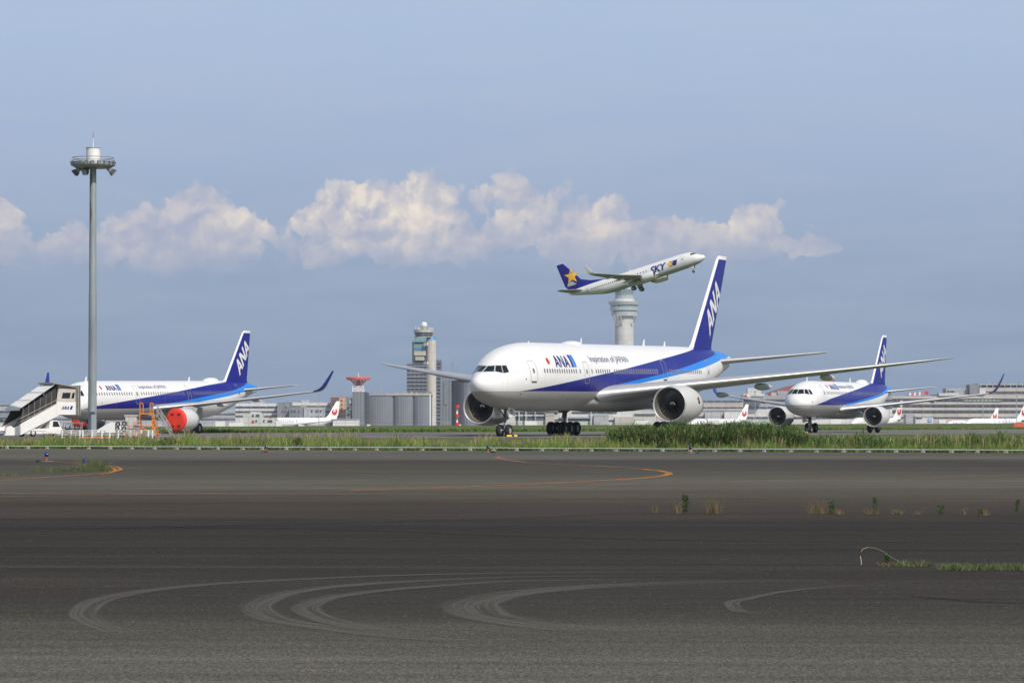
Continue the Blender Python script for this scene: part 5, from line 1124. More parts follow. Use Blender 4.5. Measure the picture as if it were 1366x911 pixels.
# silos
for (x0, x1, yt, lab) in [(489, 525, 528.8, 'widest rounded grey silo, next to the slate block'), (525, 551.5, 528.8, 'middle rounded grey silo under the old control tower'), (551.5, 576.5, 528.8, 'narrowest rounded grey silo, right below the beige tower shaft')]:
    b = Bld('silo', lab, 'silo', x0, x1, 2250, group='rounded grey silos'); kk = 2250 / FPX; mb = MB(); w2 = (x1 - x0) / 2 * kk; zt = b.L(x0, yt).z; rows = []
    for z in (ZB, zt): rows.append([(w2 * math.sin(t), 3.5 - 3.5 * math.cos(t) if abs(math.sin(t)) < 1 else 3.5, z) for t in [-math.pi / 2 + math.pi * i / 24 for i in range(25)]])
    mb.grid(rows, WSIL); mb.add(rows[1] + [(w2, 30, zt), (-w2, 30, zt)], [tuple(range(27))], ROOFG); mb.build('wall', b.root)
    b.box('parapet', x0 + .3, x1 - .3, yt - 1.6, yt - .2, WD2, -1.5, 20); b.box('roof_gallery', x0 + (6 if x0 < 500 else 0), x1 - .2, yt - 4.6, yt - 1.7, WGL if x0 < 500 else CREAMW, -3, 16)
    for i in range(int((x1 - x0) / 5)): b.box('roof_unit', x0 + 2 + i * 5 + rng.uniform(0, 2), x0 + 4.2 + i * 5 + rng.uniform(0, 1), yt - 6.2 + rng.uniform(0, 1.4), yt - 4.6, rng.choice([0, 1]) and STEEL or WGL, -5, 3)
b = Bld('mast', 'thin mast on the roof of the widest silo', 'mast', 508, 511, 2256); b.box('pole', 509, 509.7, 509, 524.2, mat('mast_paint', (.4, .33, .3), .7), 0, .5)
b = Bld('light_column', 'tall pale blue white light column in front of the narrowest silo', 'mast', 573, 575, 2150); b.box('pole', 573.3, 574.5, 525, None, FWHITE, 0, .7); b.box('lamp_head', 572.2, 575.8, 522.6, 525, STEEL, .3, 1.5)
# old control tower
b = Bld('control_tower', 'older control tower, beige shaft with teal panels and a white ball on top', 'control tower', 551, 582, 2560)
b.cyl('shaft', 574.6, 6.9, 452.6, 6.9, None, WSH, 8); b.box('side_shaft', 549.4, 556, 455.5, None, WSH, -6, 10)
b.box('core', 553, 570, 449.2, None, WD2, -2.5, 10)
b.cyl('cab_glass', 564.8, 12.9, 443.2, 11.3, 448.7, WBAND, 8, 12); b.cyl('cab_roof', 564.8, 13.3, 439.4, 13.2, 443.1, CREAMW, 8, 12); b.cyl('cab_deck', 564.8, 12.2, 448.8, 12.4, 449.6, CREAMW, 8, 12)
b.box('upper_panel', 552.2, 568.8, 449.8, 456.4, CY, 1.0, 6); b.box('middle_panel', 552.2, 567.0, 459, 464.8, CY, .8, 6); b.box('blue_band', 552.2, 567.0, 464.8, 467.6, BLUEP, .5, 6); b.box('lower_panel', 552.4, 568.0, 468.2, 474.2, CREAMW, 1.1, 6); b.box('base_panel', 554, 566, 475.2, 480.8, CREAMW, .4, 6)
b.cyl('blue_collar', 574.6, 5.2, 448.8, 7.3, 452.8, BLUEP, 8)
for y in (457.5, 483): b.box('balcony', 565.2, 571, y, y + 4.2, ROOFG, 3.5, 4); b.box('antenna_drum', 570, 571.4, y - .6, y + 3.2, FWHITE, 4.5, 1)
kk = 2560 / FPX; cc = b.L(565.3, 433.2); mb = MB(); mb.lathe([(-4.4 * kk, .6)] + [(-4.3 * kk * math.cos(t), 4.3 * kk * math.sin(t)) for t in [.3 + (math.pi - .32) * i / 14 for i in range(15)]], mat('radome_white', (.78, .77, .74), .5), (cc.x, 8, cc.z), 'z', 24); mb.tube((cc.x, 8, cc.z - 7 * kk), (cc.x, 8, cc.z - 3.4 * kk), 3.0 * kk, CREAMW); mb.build('radome', b.root)
for x in (554, 557.5, 559.5, 571.5, 573.4, 575.5, 577): b.box('roof_aerial', x, x + .6, 436.4 + rng.uniform(-1, 1.2), 439.6, FWHITE, -6, .6)
for (x0, x1, yt, lab) in [(542.6, 569.6, 485.6, 'gridded grey glass block left of the beige tower shaft'), (582.0, 588.6, 481.2, 'slim gridded grey glass block right of the beige tower shaft')]:
    b = Bld('glass_block', lab, 'office building', x0, x1, 2540 if x0 < 560 else 2590); b.box('wall', x0, x1, yt, None, GLB, 0, 20)
    for i in range(9 if x0 < 560 else 17): b.box('sun_louvre', x0 - .3, x1 + .3, yt + 2 + i * 4.9, yt + 2.9 + i * 4.9, ROOFG, .8, .8)
    b.box('roof_rail', x0, x1, yt - 1.4, yt - .9, STEEL, 0, 1); [b.box('roof_post', x, x + .4, yt - 1.4, yt, STEEL, 0, .6) for x in np.linspace(x0, x1 - .5, 6)]
b = Bld('slate_hall', 'large dark grey rounded hall between the tower shaft and the airliner nose', 'industrial building', 588, 640, 2300); b.box('wall', 587.5, 602, 499.5, None, WD); kk = 2300 / FPX; mb = MB(); zt = b.L(602, 507).z; xa = b.L(602.2, 507).x; xb = b.L(648, 507).x; rows = []
for z in (ZB, zt): rows.append([(xa + (xb - xa) * (i / 20), 12 - 12 * math.sin(math.pi * i / 20), z) for i in range(21)])
mb.grid(rows, WSIL); mb.add(rows[1] + [(xb, 40, zt), (xa, 40, zt)], [tuple(range(23))], ROOFG); mb.build('curved_wall', b.root); b.box('light_panel', 592, 597, 510, 540, WSIL, .4, .5)
for x in (606, 611, 617, 622): b.box('roof_unit', x, x + 3, 504.5, 507, STEEL, -14, 4)
b = Bld('mast', 'dark aerial mast rising from the slate hall behind the far wing', 'mast', 602, 606, 2310); b.box('pole', 603.5, 604.5, 478.5, 500, STEEL, 0, .6); b.box('crossbar', 601.8, 606.2, 486, 486.8, STEEL, 0, .5); b.box('aerial', 609.3, 609.8, 483, 507, STEEL, 0, .4)
b = Bld('obstacle_beacon', 'red and white banded beacon post left of the far engine', 'beacon', 606, 613, 1750); kk = 1750 / FPX
for y, m_ in ((542, 1), (554, 1), (565.5, 1)): b.cyl('red_drum', 609.8, 3.0, y - 2, 3.0, y + 2, RED, -.8)
b.box('pole', 608.6, 611.0, 540, 566, FWHITE, 0, .8); b.box('foot', 606.5, 615, 566, None, FWHITE, .5, 2)
# new control tower
b = Bld('control_tower', 'tall white round control tower just below the climbing jet', 'control tower', 821, 846, 2820)
b.cyl('shaft', 833.3, 12.5, 421, 12.5, None, WNT, 10, 48); b.cyl('lower_ring', 833.2, 17.4, 415.5, 16.8, 421.2, RING, 10, 48); b.cyl('lower_ring_glass', 833.2, 16.6, 413.8, 16.6, 415.5, RGL, 10, 48); b.cyl('middle_ring', 833.2, 19.4, 409.2, 18.6, 413.8, RING, 10, 48); b.cyl('middle_ring_glass', 833.2, 18.4, 406.2, 18.4, 409.2, RGL, 10, 48); b.cyl('upper_ring', 833.2, 21.6, 402, 20.0, 406.2, RING, 10, 48); b.cyl('deck', 833.2, 12.8, 398, 15, 402, WNT, 10, 40)
b.cyl('cab_base', 833.2, 12.3, 393.4, 12.0, 398, RING, 10, 32); b.cyl('cab_glass', 833.2, 13.2, 385.4, 11.9, 393.4, RGL, 10, 16); b.cyl('cab_roof', 833.2, 12.6, 382.5, 13.4, 385.4, RING, 10, 32)
kk = 2820 / FPX
for (x0, y0, x1, y1) in [(819, 421, 822.3, 434), (823.5, 421, 825, 434.5), (827.5, 421, 829.5, 434), (848.5, 421, 846, 430)]:
    A_ = b.L(x0, y0); B_ = b.L(x1, y1); mb = MB(); mb.bar((A_.x, -2, A_.z), (B_.x, 2.5 - 0, B_.z), 1.1, WNT, 1.1); mb.build('brace', b.root)
# terminal seen under the big airliner and to its right
b = Bld('terminal', 'pale terminal pier seen under the belly of the largest airliner', 'terminal', 640, 880, 1900); b.box('wall', 640, 875, 547, None, WW); b.band(688, 744, 548.6, 551.8); b.band(763, 823, 549, 551); b.band(688, 727, 555, 559.8); b.band(740, 789, 559, 560.6); b.box('core', 727.5, 739.5, 551, None, WB, 2, 5); b.box('core', 792, 812, 553, None, WGL, 2, 5); b.band(812, 860, 560, 561.6); b.box('ramp', 746, 790, 556, 558, WGL, 1.5, 3); [b.box('column', x, x + 1.2, 549, None, WW, 2.5, 1) for x in (692, 701, 713.4, 756, 788)]; b.box('stair_block', 820, 846, 556, None, WB, 2, 5); b.band(846, 874, 552, 554)
b.box('green_sign', 694, 698, 556.5, 558.6, mat('sign_green', (.03, .20, .12), .5), 1, .3)
b = Bld('terminal', 'low beige banded terminal right of the near engine', 'terminal', 870, 992, 2150); b.box('wall', 872, 991.5, 536.4, None, WB); b.band(872, 990, 534.6, 536.2); b.band(872, 991, 543, 544.4); b.box('cladding', 872, 990, 544.8, 548.2, WGL, .6, 1); b.band(930, 976, 555, 556.6); b.box('annex', 940, 962, 550.5, None, WGL, 3, 6); b.box('annex', 966, 990, 549, None, WW, 3, 6)
for x in np.linspace(905, 985, 9): b.box('roof_post', x, x + .4, 532.6, 535, STEEL, 0, .5)
b = Bld('terminal', 'grey roofed terminal between the white roof house and the right airliner', 'terminal', 992, 1190, 2250); b.box('wall', 991.7, 1190, 535, None, WGL); b.box('roof', 991, 1190, 527.5, 532.6, ROOFG, 1); b.band(991.8, 1190, 532.8, 535.2); b.band(992, 1190, 542.2, 544.2); b.box('lower_wall', 992, 1190, 546.5, None, WW, 1, 3); b.box('window_row', 995, 1190, 556, 558, WBAND, 1.6, .8); b.box('parapet', 1037, 1062, 521.5, 524, WGL, -3, 10); b.box('parapet', 1038, 1190, 524, 527.5, ROOFG, -2, 10)
b = Bld('roof_house', 'white stepped roof house with a small red sign, left of the arched roof', 'building', 991, 1021, 2240); b.box('wall', 991.7, 1020, 525, 531.8, WW, 0, 14); b.box('upper_wall', 997.5, 1015.5, 518.6, 525, WW, -2, 10); b.box('top_wall', 998, 1006, 517.4, 518.6, WW, -3, 6); b.band(1002, 1019.5, 528.4, 529.8); b.box('sign', 993, 996.2, 526.7, 529.4, RED, .6, .4); b.box('sign', 996.4, 999.5, 526.9, 529.3, FWHITE, .6, .4); b.box('mast', 1003, 1003.4, 512.5, 518, STEEL, -5, .5); b.box('mast', 1007.5, 1008.6, 515.8, 518.6, FWHITE, -5, 1)
b = Bld('arched_roof_hall', 'hall with a dark red arched roof behind the nose of the right airliner', 'hall', 1025, 1110, 2400); kk = 2400 / FPX; mb = MB(); rows = []
for yoff in (0, 45):
    top = []; 
    for i in range(21): u = i / 20; x = 1024 + 90 * u; y = 525.5 - 18.5 * math.sin(math.pi * .5 * min(1, u * 1.05)) ** .9; p = b.L(x, y); top.append((p.x, yoff, p.z))
    rows.append(top)
mb.grid(rows, RROOF)
low = [(p[0], 0, p[2] - (1.5 + 5.5 * min(1, i / 8))) for i, p in enumerate(rows[0])]; mb.grid([rows[0], low], RROOF); mb.build('roof', b.root); b.box('wall', 1040, 1112, 521, None, WGL, -4, 30); b.box('cream_block', 1028, 1038, 523.5, 529, CREAMW, 3, 6)
b = Bld('terminal', 'large beige terminal with long dark window bands filling the right edge', 'terminal', 1186, 1400, 2500); b.box('wall', 1186, 1420, 528, None, WB, 0, 60); [b.band(1186, 1420, y0, y1) for y0, y1 in ((533, 535.4), (541, 542.9), (548.3, 550.6), (556.2, 557.8))]
b.box('upper_wall', 1252, 1420, 526, 528, WB, 0, 50); b.box('ledge', 1186, 1420, 538, 539, WW, 1, 2); b.box('ledge', 1186, 1420, 546, 546.7, WW, 1, 2); b.box('ledge', 1186, 1420, 530.3, 531, WW, 1, 2)
b.box('plant_room', 1263, 1293, 518, 526, WGL, -4, 20); b.box('lift_tower', 1293.2, 1306, 512.8, 526, WG, 1, 20); b.box('white_room', 1306.2, 1314.4, 518.2, 525.6, WW, 1.6, 6); b.box('low_room', 1252, 1278.5, 524.4, 528, WW, 2, 10); b.band(1263.5, 1273, 521, 523.6)
b.box('deck_wall', 1306, 1420, 517.2, 522.4, WB, 0, 40); b.box('upper_deck', 1306, 1420, 513.6, 517, WBAND, -1, 38); b.box('deck_roof', 1306, 1420, 511.8, 513.6, WGL, 0, 40); b.box('shadow_gap', 1306, 1420, 522.6, 526, WBAND, -.5, 38)
for i in range(14): b.box('deck_column', 1308 + i * 8, 1308.7 + i * 8, 513.6, 517.2, WW, 0, .8)
for x in np.linspace(1267, 1291, 9): b.box('roof_post', x, x + .35, 513.2 + rng.uniform(-.8, 1.4), 518, STEEL, -6, .5)
for i in range(9): x = 1310 + i * 7 + rng.uniform(-1, 1); b.box('roof_unit', x, x + rng.uniform(1, 3), 510.2 + rng.uniform(-.4, .8), 511.8, STEEL, -4, 3)
b.box('glazing', 1285, 1336, 533.2, 535.2, wallmat('green_glazing', (.18, .24, .22), .3, .3, (3, 6, .5), (2, 2, 2)), .9, .5)
b = Bld('rooftop_sign', 'red and white rooftop sign seen above the right airliner wing', 'sign', 1209, 1239, 2480)
for i in range(7): b.box('letter', 1210 + i * 3.2, 1212 + i * 3.2, 524 - i * .25, 527.6, FWHITE if i % 2 else mat('faded_red', (.55, .16, .15), .6), 0, .6)
b.box('red_panel', 1233.5, 1238.5, 521.6, 526.6, RED, 0, .6); b.box('sign_frame', 1209, 1239, 527.6, 528.6, STEEL, 0, .6)
b = Bld('gate_house', 'grey boxy gate building in front of the right terminal', 'building', 1207, 1246, 2200); b.box('wall', 1208, 1220.5, 552.5, None, WGL, 2, 14); b.box('bridge', 1220.7, 1245, 557, None, WW, 0, 10); b.band(1222, 1230, 556.4, 558.2); b.box('blue_panel', 1238, 1243, 558, 562.5, mat('pale_blue', (.25, .42, .60), .5), .6, .4); b.box('edge_post', 1219, 1220.4, 555, 564, WD2, 3, 2)
b = Bld('apron_hut', 'white apron building with a small red mark, left of the far parked jet', 'building', 323, 368, 1850); b.box('wall', 324, 347, 551, None, WW); b.box('lower_wall', 347.2, 366.5, 557.3, None, WW, 0, 20); b.box('roof_house', 334, 347, 549.4, 551, WW, -1, 8); b.box('mast', 340.6, 341.4, 547, 549.4, STEEL, -2, .5)
for x in (336.5, 341.5, 344): b.box('window', x, x + 2.2, 552.5, 555.4, WBAND, .4, .4)
for x in (341.2, 351.4): b.box('window', x, x + 1.6, 560, 562.6, WBAND, .4, .4)
b.band(357.4, 363.4, 560.2, 562.4); b.box('red_mark', 336, 339.2, 561, 563.4, RED, .4, .3); b.box('small_sign', 360.4, 362.6, 556, 557, RED, .4, .4)
# lamp posts on the far apron
for x, y0, y1, lab in [(1007.3, 523, None, 'apron lamp post in front of the white roof house'), (1311.3, 531, None, 'apron lamp post below the lift tower of the right terminal'), (1356.3, 526, None, 'apron lamp post near the right edge of the picture'), (425.3, 520, None, 'thin apron lamp post behind the far parked jet'), (714, 546, None, 'apron lamp post between the wheels of the largest airliner'), (787.8, 549, None, 'apron lamp post right of the six wheeled landing gear')]:
    b = Bld('lamp_post', lab, 'lamp post', x - 1, x + 1, 1880, group='lamp posts on the far apron'); b.box('pole', x - .45, x + .45, y0, y1, GALV, 0, .5); b.box('lamp_head', x - 1.5, x + 1.5, y0 - 1, y0 + .2, GALV, .2, .8)
# parked jets
YB = R(20)
parked_jet('white jet with a red tail emblem and dark lettering parked in front of the hotel', 449.5, 2050, R(40), 1.40, stripe=(3, 15, 12))
parked_jet('white jet with a red tail emblem seen between the near engine and the right airliner', 995.5, 2100, R(38), 1.28, stripe=(6, 16, 9))
parked_jet('white jet whose red emblem tail rises right of the right airliner engine', 1201.5, 1950, R(50), 1.38)
parked_jet('smaller white jet with a red emblem tail behind the rightmost jet', 1329.5, 2200, R(30), 1.12, stripe=(3, 14, 10))
parked_jet('rightmost white jet with dark lettering, its tail at the picture edge', 1369, 1900, R(36), 1.30, stripe=(14, 28, 11))
# apron vehicles in the distance
def far_vehicle(label, x0, x1, ytop, D, m_, cab=True):
    b = Bld('service_vehicle', label, 'service vehicle', x0, x1, D, 3, 'service vehicles on the far apron'); zg = GZ; k = D / FPX; w_ = (x1 - x0) * k; h = b.L(x0, ytop).z - zg; mb = MB(); mb.box((w_ * .1, 1.2, zg + .7 + (h - .7) / 2), (w_ * .78, 2.4, h - .7), m_); mb.build('body', b.root)
    mb = MB(); mb.prism([(-w_ * .5, zg + .6), (-w_ * .3, zg + .6), (-w_ * .3, zg + min(h, 2.6)), (-w_ * .40, zg + min(h, 2.6)), (-w_ * .5, zg + 1.5)], 0, 2.3, VWHITE); mb.build('cab', b.root); mb = MB()
    for u in (-.35, .35): mb.tube((w_ * u, -.05, zg + .5), (w_ * u, .3, zg + .5), .5, TYRE, n=12)
    mb.build('wheels', b.root)
for a in [('low white truck below the left airliner tail', 284, 300, 562, 1700, VWHITE), ('long white bus right of the near red cover engine', 300, 326, 563.6, 1720, VWHITE), ('white loader truck beside the apron building', 366, 376, 561, 1800, VWHITE), ('white van parked left of the beacon post', 488, 494, 566, 1600, VWHITE), ('white tanker in front of the terminal pier, left of the big wheels', 696, 716, 561.5, 1760, VWHITE), ('grey container truck right of the six wheeled gear', 797, 812, 561, 1760, GREY), ('white loader truck left of the near engine', 842, 866, 560.6, 1780, VWHITE), ('white container truck behind the tall reeds', 946, 960, 560, 1900, VWHITE), ('white truck under the right airliner belly', 1104, 1122, 559, 1900, VWHITE), ('pale green truck left of the right airliner far engine', 1009, 1024, 559.4, 1900, mat('pale_green', (.40, .52, .42), .5)), ('white tug truck between the two jets at the right', 1250, 1262, 559.6, 1850, VWHITE)]: far_vehicle(*a)
mk = thing('marker_board', 'bright orange marker board on the far grass at the right edge', 'marker board', at(1362, 569, 690) * 1, 0); mk.location.z = 0; mb = MB(); mb.box((0, 0, .50), (2.9, .12, .8), REDOR); mb.build('board', mk); mb = MB(); mb.box((-1.2, .1, .2), (.1, .1, .4), STEEL); mb.box((1.2, .1, .2), (.1, .1, .4), STEEL); mb.build('legs', mk)

# ------------------------------------------------------------------ tall floodlight mast
D = 276.0; P = gnd(123.2, 578.6); P = at(123.2, 560, D); mast = thing('floodlight_mast', 'tall weathered steel floodlight mast with a lamp ring and white drum', 'light mast', (P.x, D, 0)); k = D / FPX
zt = at(123, 226, D).z; MASTM = mat('weathered_mast', (.30, .335, .35), .55, .25, .25, .9, stretch=(1, 1, .18)); RUST = mat('rust_stain', (.17, .13, .10), .8, .1, .35, 1.2, stretch=(1, 1, .3))
mb = MB(); z0, zm = 0, at(123, 393, D).z; mb.tube((0, 0, 0), (0, 0, zm), 5.9 * k, MASTM, 5.2 * k, 28, False); mb.tube((0, 0, zm), (0, 0, zt), 4.9 * k, MASTM, 4.35 * k, 28, False); mb.tube((0, 0, zm - .12), (0, 0, zm + .06), 5.35 * k, MASTM, n=28); mb.build('pole', mast)
mb = MB(); rows = []
for i in range(30):
    z = zt - .4 - i * .28; wv = 1.15 + .45 * math.sin(i * .7) + rng.uniform(-.2, .2); r_ = (4.36 + (zt - z) / (zt - zm) * .54) * k + .004; a0 = R(205 - 10 * math.sin(i * .35))
    wv *= max(0.15, 1 - i / 32); rows.append([(r_ * math.cos(a0 + (j / 5 - .3) * wv), r_ * math.sin(a0 + (j / 5 - .3) * wv), z) for j in range(6)])
mb.grid(rows, RUST); mb.build('rust_streak', mast)
zr = at(123, 219.5, D).z; mb = MB(); mb.lathe([(-.32, 5.2 * k), (-.30, 24 * k), (-.12, 28 * k), (.12, 28 * k), (.14, 5 * k)], STEEL, (0, 0, zr), 'z', 32); mb.build('ring_platform', mast)
mb = MB()
for zz, rr in ((.55, 27.5), (.3, 28.5)):
    for i in range(32): t0, t1 = i * math.pi / 16, (i + 1) * math.pi / 16; mb.tube((rr * k * math.cos(t0), rr * k * math.sin(t0), zr + zz), (rr * k * math.cos(t1), rr * k * math.sin(t1), zr + zz), .03, STEEL, n=5, caps=False)
mb.build('ring_rail', mast)
def flood(x, y, z, a, tilt=.35):
    g = MB(); g.box((0, 0, 0), (.22, .18, .18), STEEL); g.prism([(.10, -.10), (.28, -.17), (.28, .17), (.10, .10)], -.15, .15, mat('lamp_housing', (.10, .105, .11), .5, .3)); g.box((.285, 0, 0), (.02, .27, .30), mat('lamp_glass', (.32, .35, .36), .1)); o = g.build('floodlight', mast); o.location = (x, y, z); o.rotation_euler = (0, tilt, a); return o
for i in range(20): t = i * math.pi / 10 + .1; flood(25.5 * k * math.cos(t), 25.5 * k * math.sin(t), zr + .12, t)
for x, yy, a in ((-20, 4, math.pi * .9), (21.5, 2, .3), (23, -4, .1), (-7.5, -8, -2.0)): flood(x * k, yy * k, zr - .42, a, .7).scale = (1.7, 1.7, 1.7)
mb = MB()
for x, yy in ((-20, 4), (21.5, 2), (23, -4), (-7.5, -8)): mb.tube((x * k, yy * k, zr - .35), (x * k, yy * k, zr), .03, STEEL, n=6)
mb.build('hanger', mast)
z1, z2 = at(123, 215.5, D).z, at(123, 198.6, D).z; mb = MB(); mb.tube((0, 0, z1), (0, 0, z2), 9.3 * k, FWHITE, 9.1 * k, 28); mb.tube((0, 0, z2), (0, 0, z2 + .08), 9.4 * k, WGL, 9.4 * k, 28); mb.build('drum', mast)
mb = MB(); mb.tube((0, 0, z2), (0, 0, at(123, 183, D).z), .05, FWHITE, .03, 8); mb.tube((0, 0, at(123, 184, D).z), (0, 0, at(123, 175, D).z), .05, STEEL, .01, 8); mb.build('lightning_rod', mast)
za, zb_ = at(0, 549.5, D).z, .05; mb = MB(); mb.box((2.9 * k, -5.4 * k - .12, (za + zb_) / 2 - .1), (.40, .26, za - zb_ - .2), GALV); mb.box((-.6 * k, -5.4 * k - .10, (za + zb_) / 2), (.14, .10, za - zb_ + .1), STEEL); mb.prism([(-.05, za), (.42, za + .12), (.42, za + .2), (-.05, za + .08)], -.80, -.45, GALV); mb.build('base_cabinet', mast)

# ------------------------------------------------------------------ boarding stairs truck
def stairs_truck():
    D = 288.0; o = at(4, 560, D); root = thing('boarding_stairs', 'white covered boarding stairs truck with blue company letters at the left edge', 'boarding stairs', (o.x, D, 0), R(45)); SM = mat('smoky_panel', (.05, .045, .042), .25, 0, .3, 1)
    VW = VWHITE; hw = .95
    # flight: along u from (0.35,.55) to (4.9,2.25)
    u0, z0, u1, z1 = .9, .45, 5.15, 2.25; sl = (z1 - z0) / (u1 - u0)
    mb = MB(); n = 14
    for i in range(n): u = u0 + (u1 - u0) * i / n; z = z0 + (z1 - z0) * (i + 1) / n; mb.box((u + .16, 0, z - .04), (.33, 2 * hw - .1, .05), STEEL); mb.box((u + .01, 0, z - .1), (.03, 2 * hw - .1, .13), DARKINT)
    mb.build('steps', root)
    for s_, nm in ((-1, 'side_panel'), (1, 'side_panel')):
        mb = MB(); mb.prism([(u0 - .55, .15), (u0 + .3, .15), (u1 + .25, z1 - .35), (u1 + .25, z1 + .55), (u1 - .1, z1 + .62), (u0 - .5, z0 + .30)], s_ * hw - .04, s_ * hw + .04, VW); mb.build(nm, root)
        mb = MB(); mb.prism([(u0 - .35, z0 + .42), (u1 - .1, z1 + .66), (u1 - .1, z1 + 2.05), (u0 + .75, z0 + 2.0)], s_ * (hw - .05) - .015, s_ * (hw - .05) + .015, SM); sg = mb.build('side_screen', root); mb = MB()
        for i in range(7): u = u0 + .5 + i * .62; zz = z0 + (u - u0) * sl; mb.bar((u, s_ * (hw - .02), zz + .35), (u + .06, s_ * (hw - .02), zz + 1.95), .04, STEEL)
        for h_ in (.75, 1.05): mb.bar((u0 - .2, s_ * (hw + .02), z0 + h_ - .1), (u1, s_ * (hw + .02), z1 + h_ - .05), .05, mat('hand_rail', (.45, .40, .33), .4, .3))
        mb.build('frame', sg)
    mb = MB(); a, b_ = (u0 + .1, z0 + 1.95), (u1 - .35, z1 + 2.28)
    for i in range(3):
        p = [a[j] + (b_[j] - a[j]) * (i / 3) for j in (0, 1)]; q = [a[j] + (b_[j] - a[j]) * ((i + 1) / 3 - .012) for j in (0, 1)]
        mb.prism([(p[0], p[1]), (q[0], q[1]), (q[0], q[1] + .07 - .02 * i), (p[0], p[1] + .07 - .02 * i)], -hw - .08, hw + .08, VW); mb.bar((q[0], -hw - .09, q[1] + .09), (q[0], hw + .09, q[1] + .09), .06, CREAM)
    mb.prism([(a[0] - .05, a[1] - .12), (a[0] + .02, a[1] - .12), (a[0] + .02, a[1] + .08), (a[0] - .05, a[1] + .08)], -hw - .09, hw + .09, VW)
    mb.bar((a[0], -hw - .06, a[1] - .02), (b_[0], -hw - .06, b_[1] - .02), .07, BLACK); mb.build('canopy', root)
    # platform
    p0, p1 = u1 - .1, u1 + 2.0; mb = MB(); mb.box(((p0 + p1) / 2, 0, z1 - .1), (p1 - p0, 2 * hw + .1, .16), STEEL); mb.build('platform', root)
    for s_ in (-1, 1):
        mb = MB(); mb.box(((p0 + p1) / 2, s_ * (hw + .03), z1 + .25), (p1 - p0, .06, 1.15), VW); pn = mb.build('platform_panel', root)
        mb = MB(); mb.prism([(p0, z1 + .85), (p1, z1 + .85), (p1, z1 + 1.95), (p0 + .3, z1 + 2.15)], s_ * hw - .02, s_ * hw + .02, CREAM); wp = mb.build('window_panel', root); mb = MB()
        for (ua, ub) in ((p0 + .55, p0 + 1.45), (p0 + 1.62, p0 + 1.92)): mb.prism([(ua, z1 + 1.12), (ub, z1 + 1.12), (ub + .1, z1 + 1.62), (ua + .15, z1 + 1.62)], s_ * (hw + .03) - .01, s_ * (hw + .03) + .01, GLASS)
        mb.build('window', wp)
        if s_ < 0:
            for q in ana_polys(.3, .08):
                g = MB(); g.add([(p0 + .50 + x * .26 + y * .12, -hw - .065, z1 + .13 + y * .30) for x, y in q], [(0, 1, 2, 3)], LETTER); g.build('lettering', pn)
            g = MB(); g.add([(p0 + 1.42, -hw - .065, z1 + .13), (p0 + 1.66, -hw - .065, z1 + .13), (p0 + 1.80, -hw - .065, z1 + .45), (p0 + 1.56, -hw - .065, z1 + .45)], [(0, 1, 2, 3)], DBLUE); g.build('company_bars', pn)
    mb = MB(); mb.prism([(p0 - .5, z1 + 2.42), (p1 + .15, z1 + 2.05), (p1 + .15, z1 + 2.12), (p0 - .5, z1 + 2.5)], -hw - .12, hw + .12, mat('platform_roof', (.30, .29, .27), .6, 0, .2, 2)); mb.prism([(p0 + .1, z1 + 2.02), (p1, z1 + 1.96), (p1, z1 + 2.06), (p0 + .1, z1 + 2.34)], -hw - .06, hw + .06, DARKINT); mb.build('platform_roof', root)
    mb = MB(); GB = mat('bellows_grey', (.27, .28, .26), .8, 0, .15, 3)
    for i in range(4): mb.box((p1 + .06 + i * .11, 0, z1 + .95), (.07, 2 * hw + .3 + (i % 2) * .12, 2.6), GB); 
    mb.build('bellows', root)
    # truck
    mb = MB(); mb.prism([(-.3, .25), (5.6, .25), (5.6, .72), (3.9, .72), (3.6, .62), (-.3, .55)], -.88, .88, VW); mb.prism([(1.2, .5), (3.9, .5), (3.9, .72), (1.2, .66)], -.92, -.885, VW); mb.build('chassis', root)
    mb = MB(); mb.prism([(4.55, .70), (6.55, .70), (6.65, .45), (6.65, .28), (5.0, .28), (4.55, .5)], -.86, .86, VW); mb.prism([(4.35, .7), (5.75, .7), (5.35, 1.42), (4.45, 1.45)], -.84, .84, VW); cab = mb.build('cab', root)
    for s_ in (-1, 1): mb = MB(); mb.prism([(4.75, .86), (5.55, .86), (5.28, 1.33), (4.8, 1.35)], s_ * .845 - .006, s_ * .845 + .006, GLASS); mb.build('door_window', cab)
    mb = MB(); mb.add([(5.76, -.76, .76), (5.76, .76, .76), (5.40, .76, 1.38), (5.40, -.76, 1.38)], [(0, 1, 2, 3)], GLASS); mb.build('windshield', cab)
    for u in (2.6, 5.9):
        for s_ in (-1, 1): wheel(None, (u, s_ * .80, .33), .33, .22, root)
    mb = MB(); mb.bar((3.2, -.5, .6), (5.6, -.5, 2.1), .14, FWHITE); mb.bar((3.2, .5, .6), (5.6, .5, 2.1), .14, FWHITE); mb.tube((4.2, 0, .6), (5.2, 0, 2.1), .09, STEEL); mb.bar((5.9, -.5, .7), (3.9, -.5, 1.7), .08, STEEL); mb.build('lift_arms', root)
    for s_ in (-1, 1): mb = MB(); mb.prism([(-.5, .12), (.5, .12), (.5, .72), (.1, .95), (-.35, .8)], s_ * .9 - .12, s_ * .9 + .12, VW); mb.tube((-.36, s_ * .9 - .05, .45), (-.53, s_ * .9 - .05, .45), .07, REDOR, n=8); mb.build('stair_foot', root)
stairs_truck()

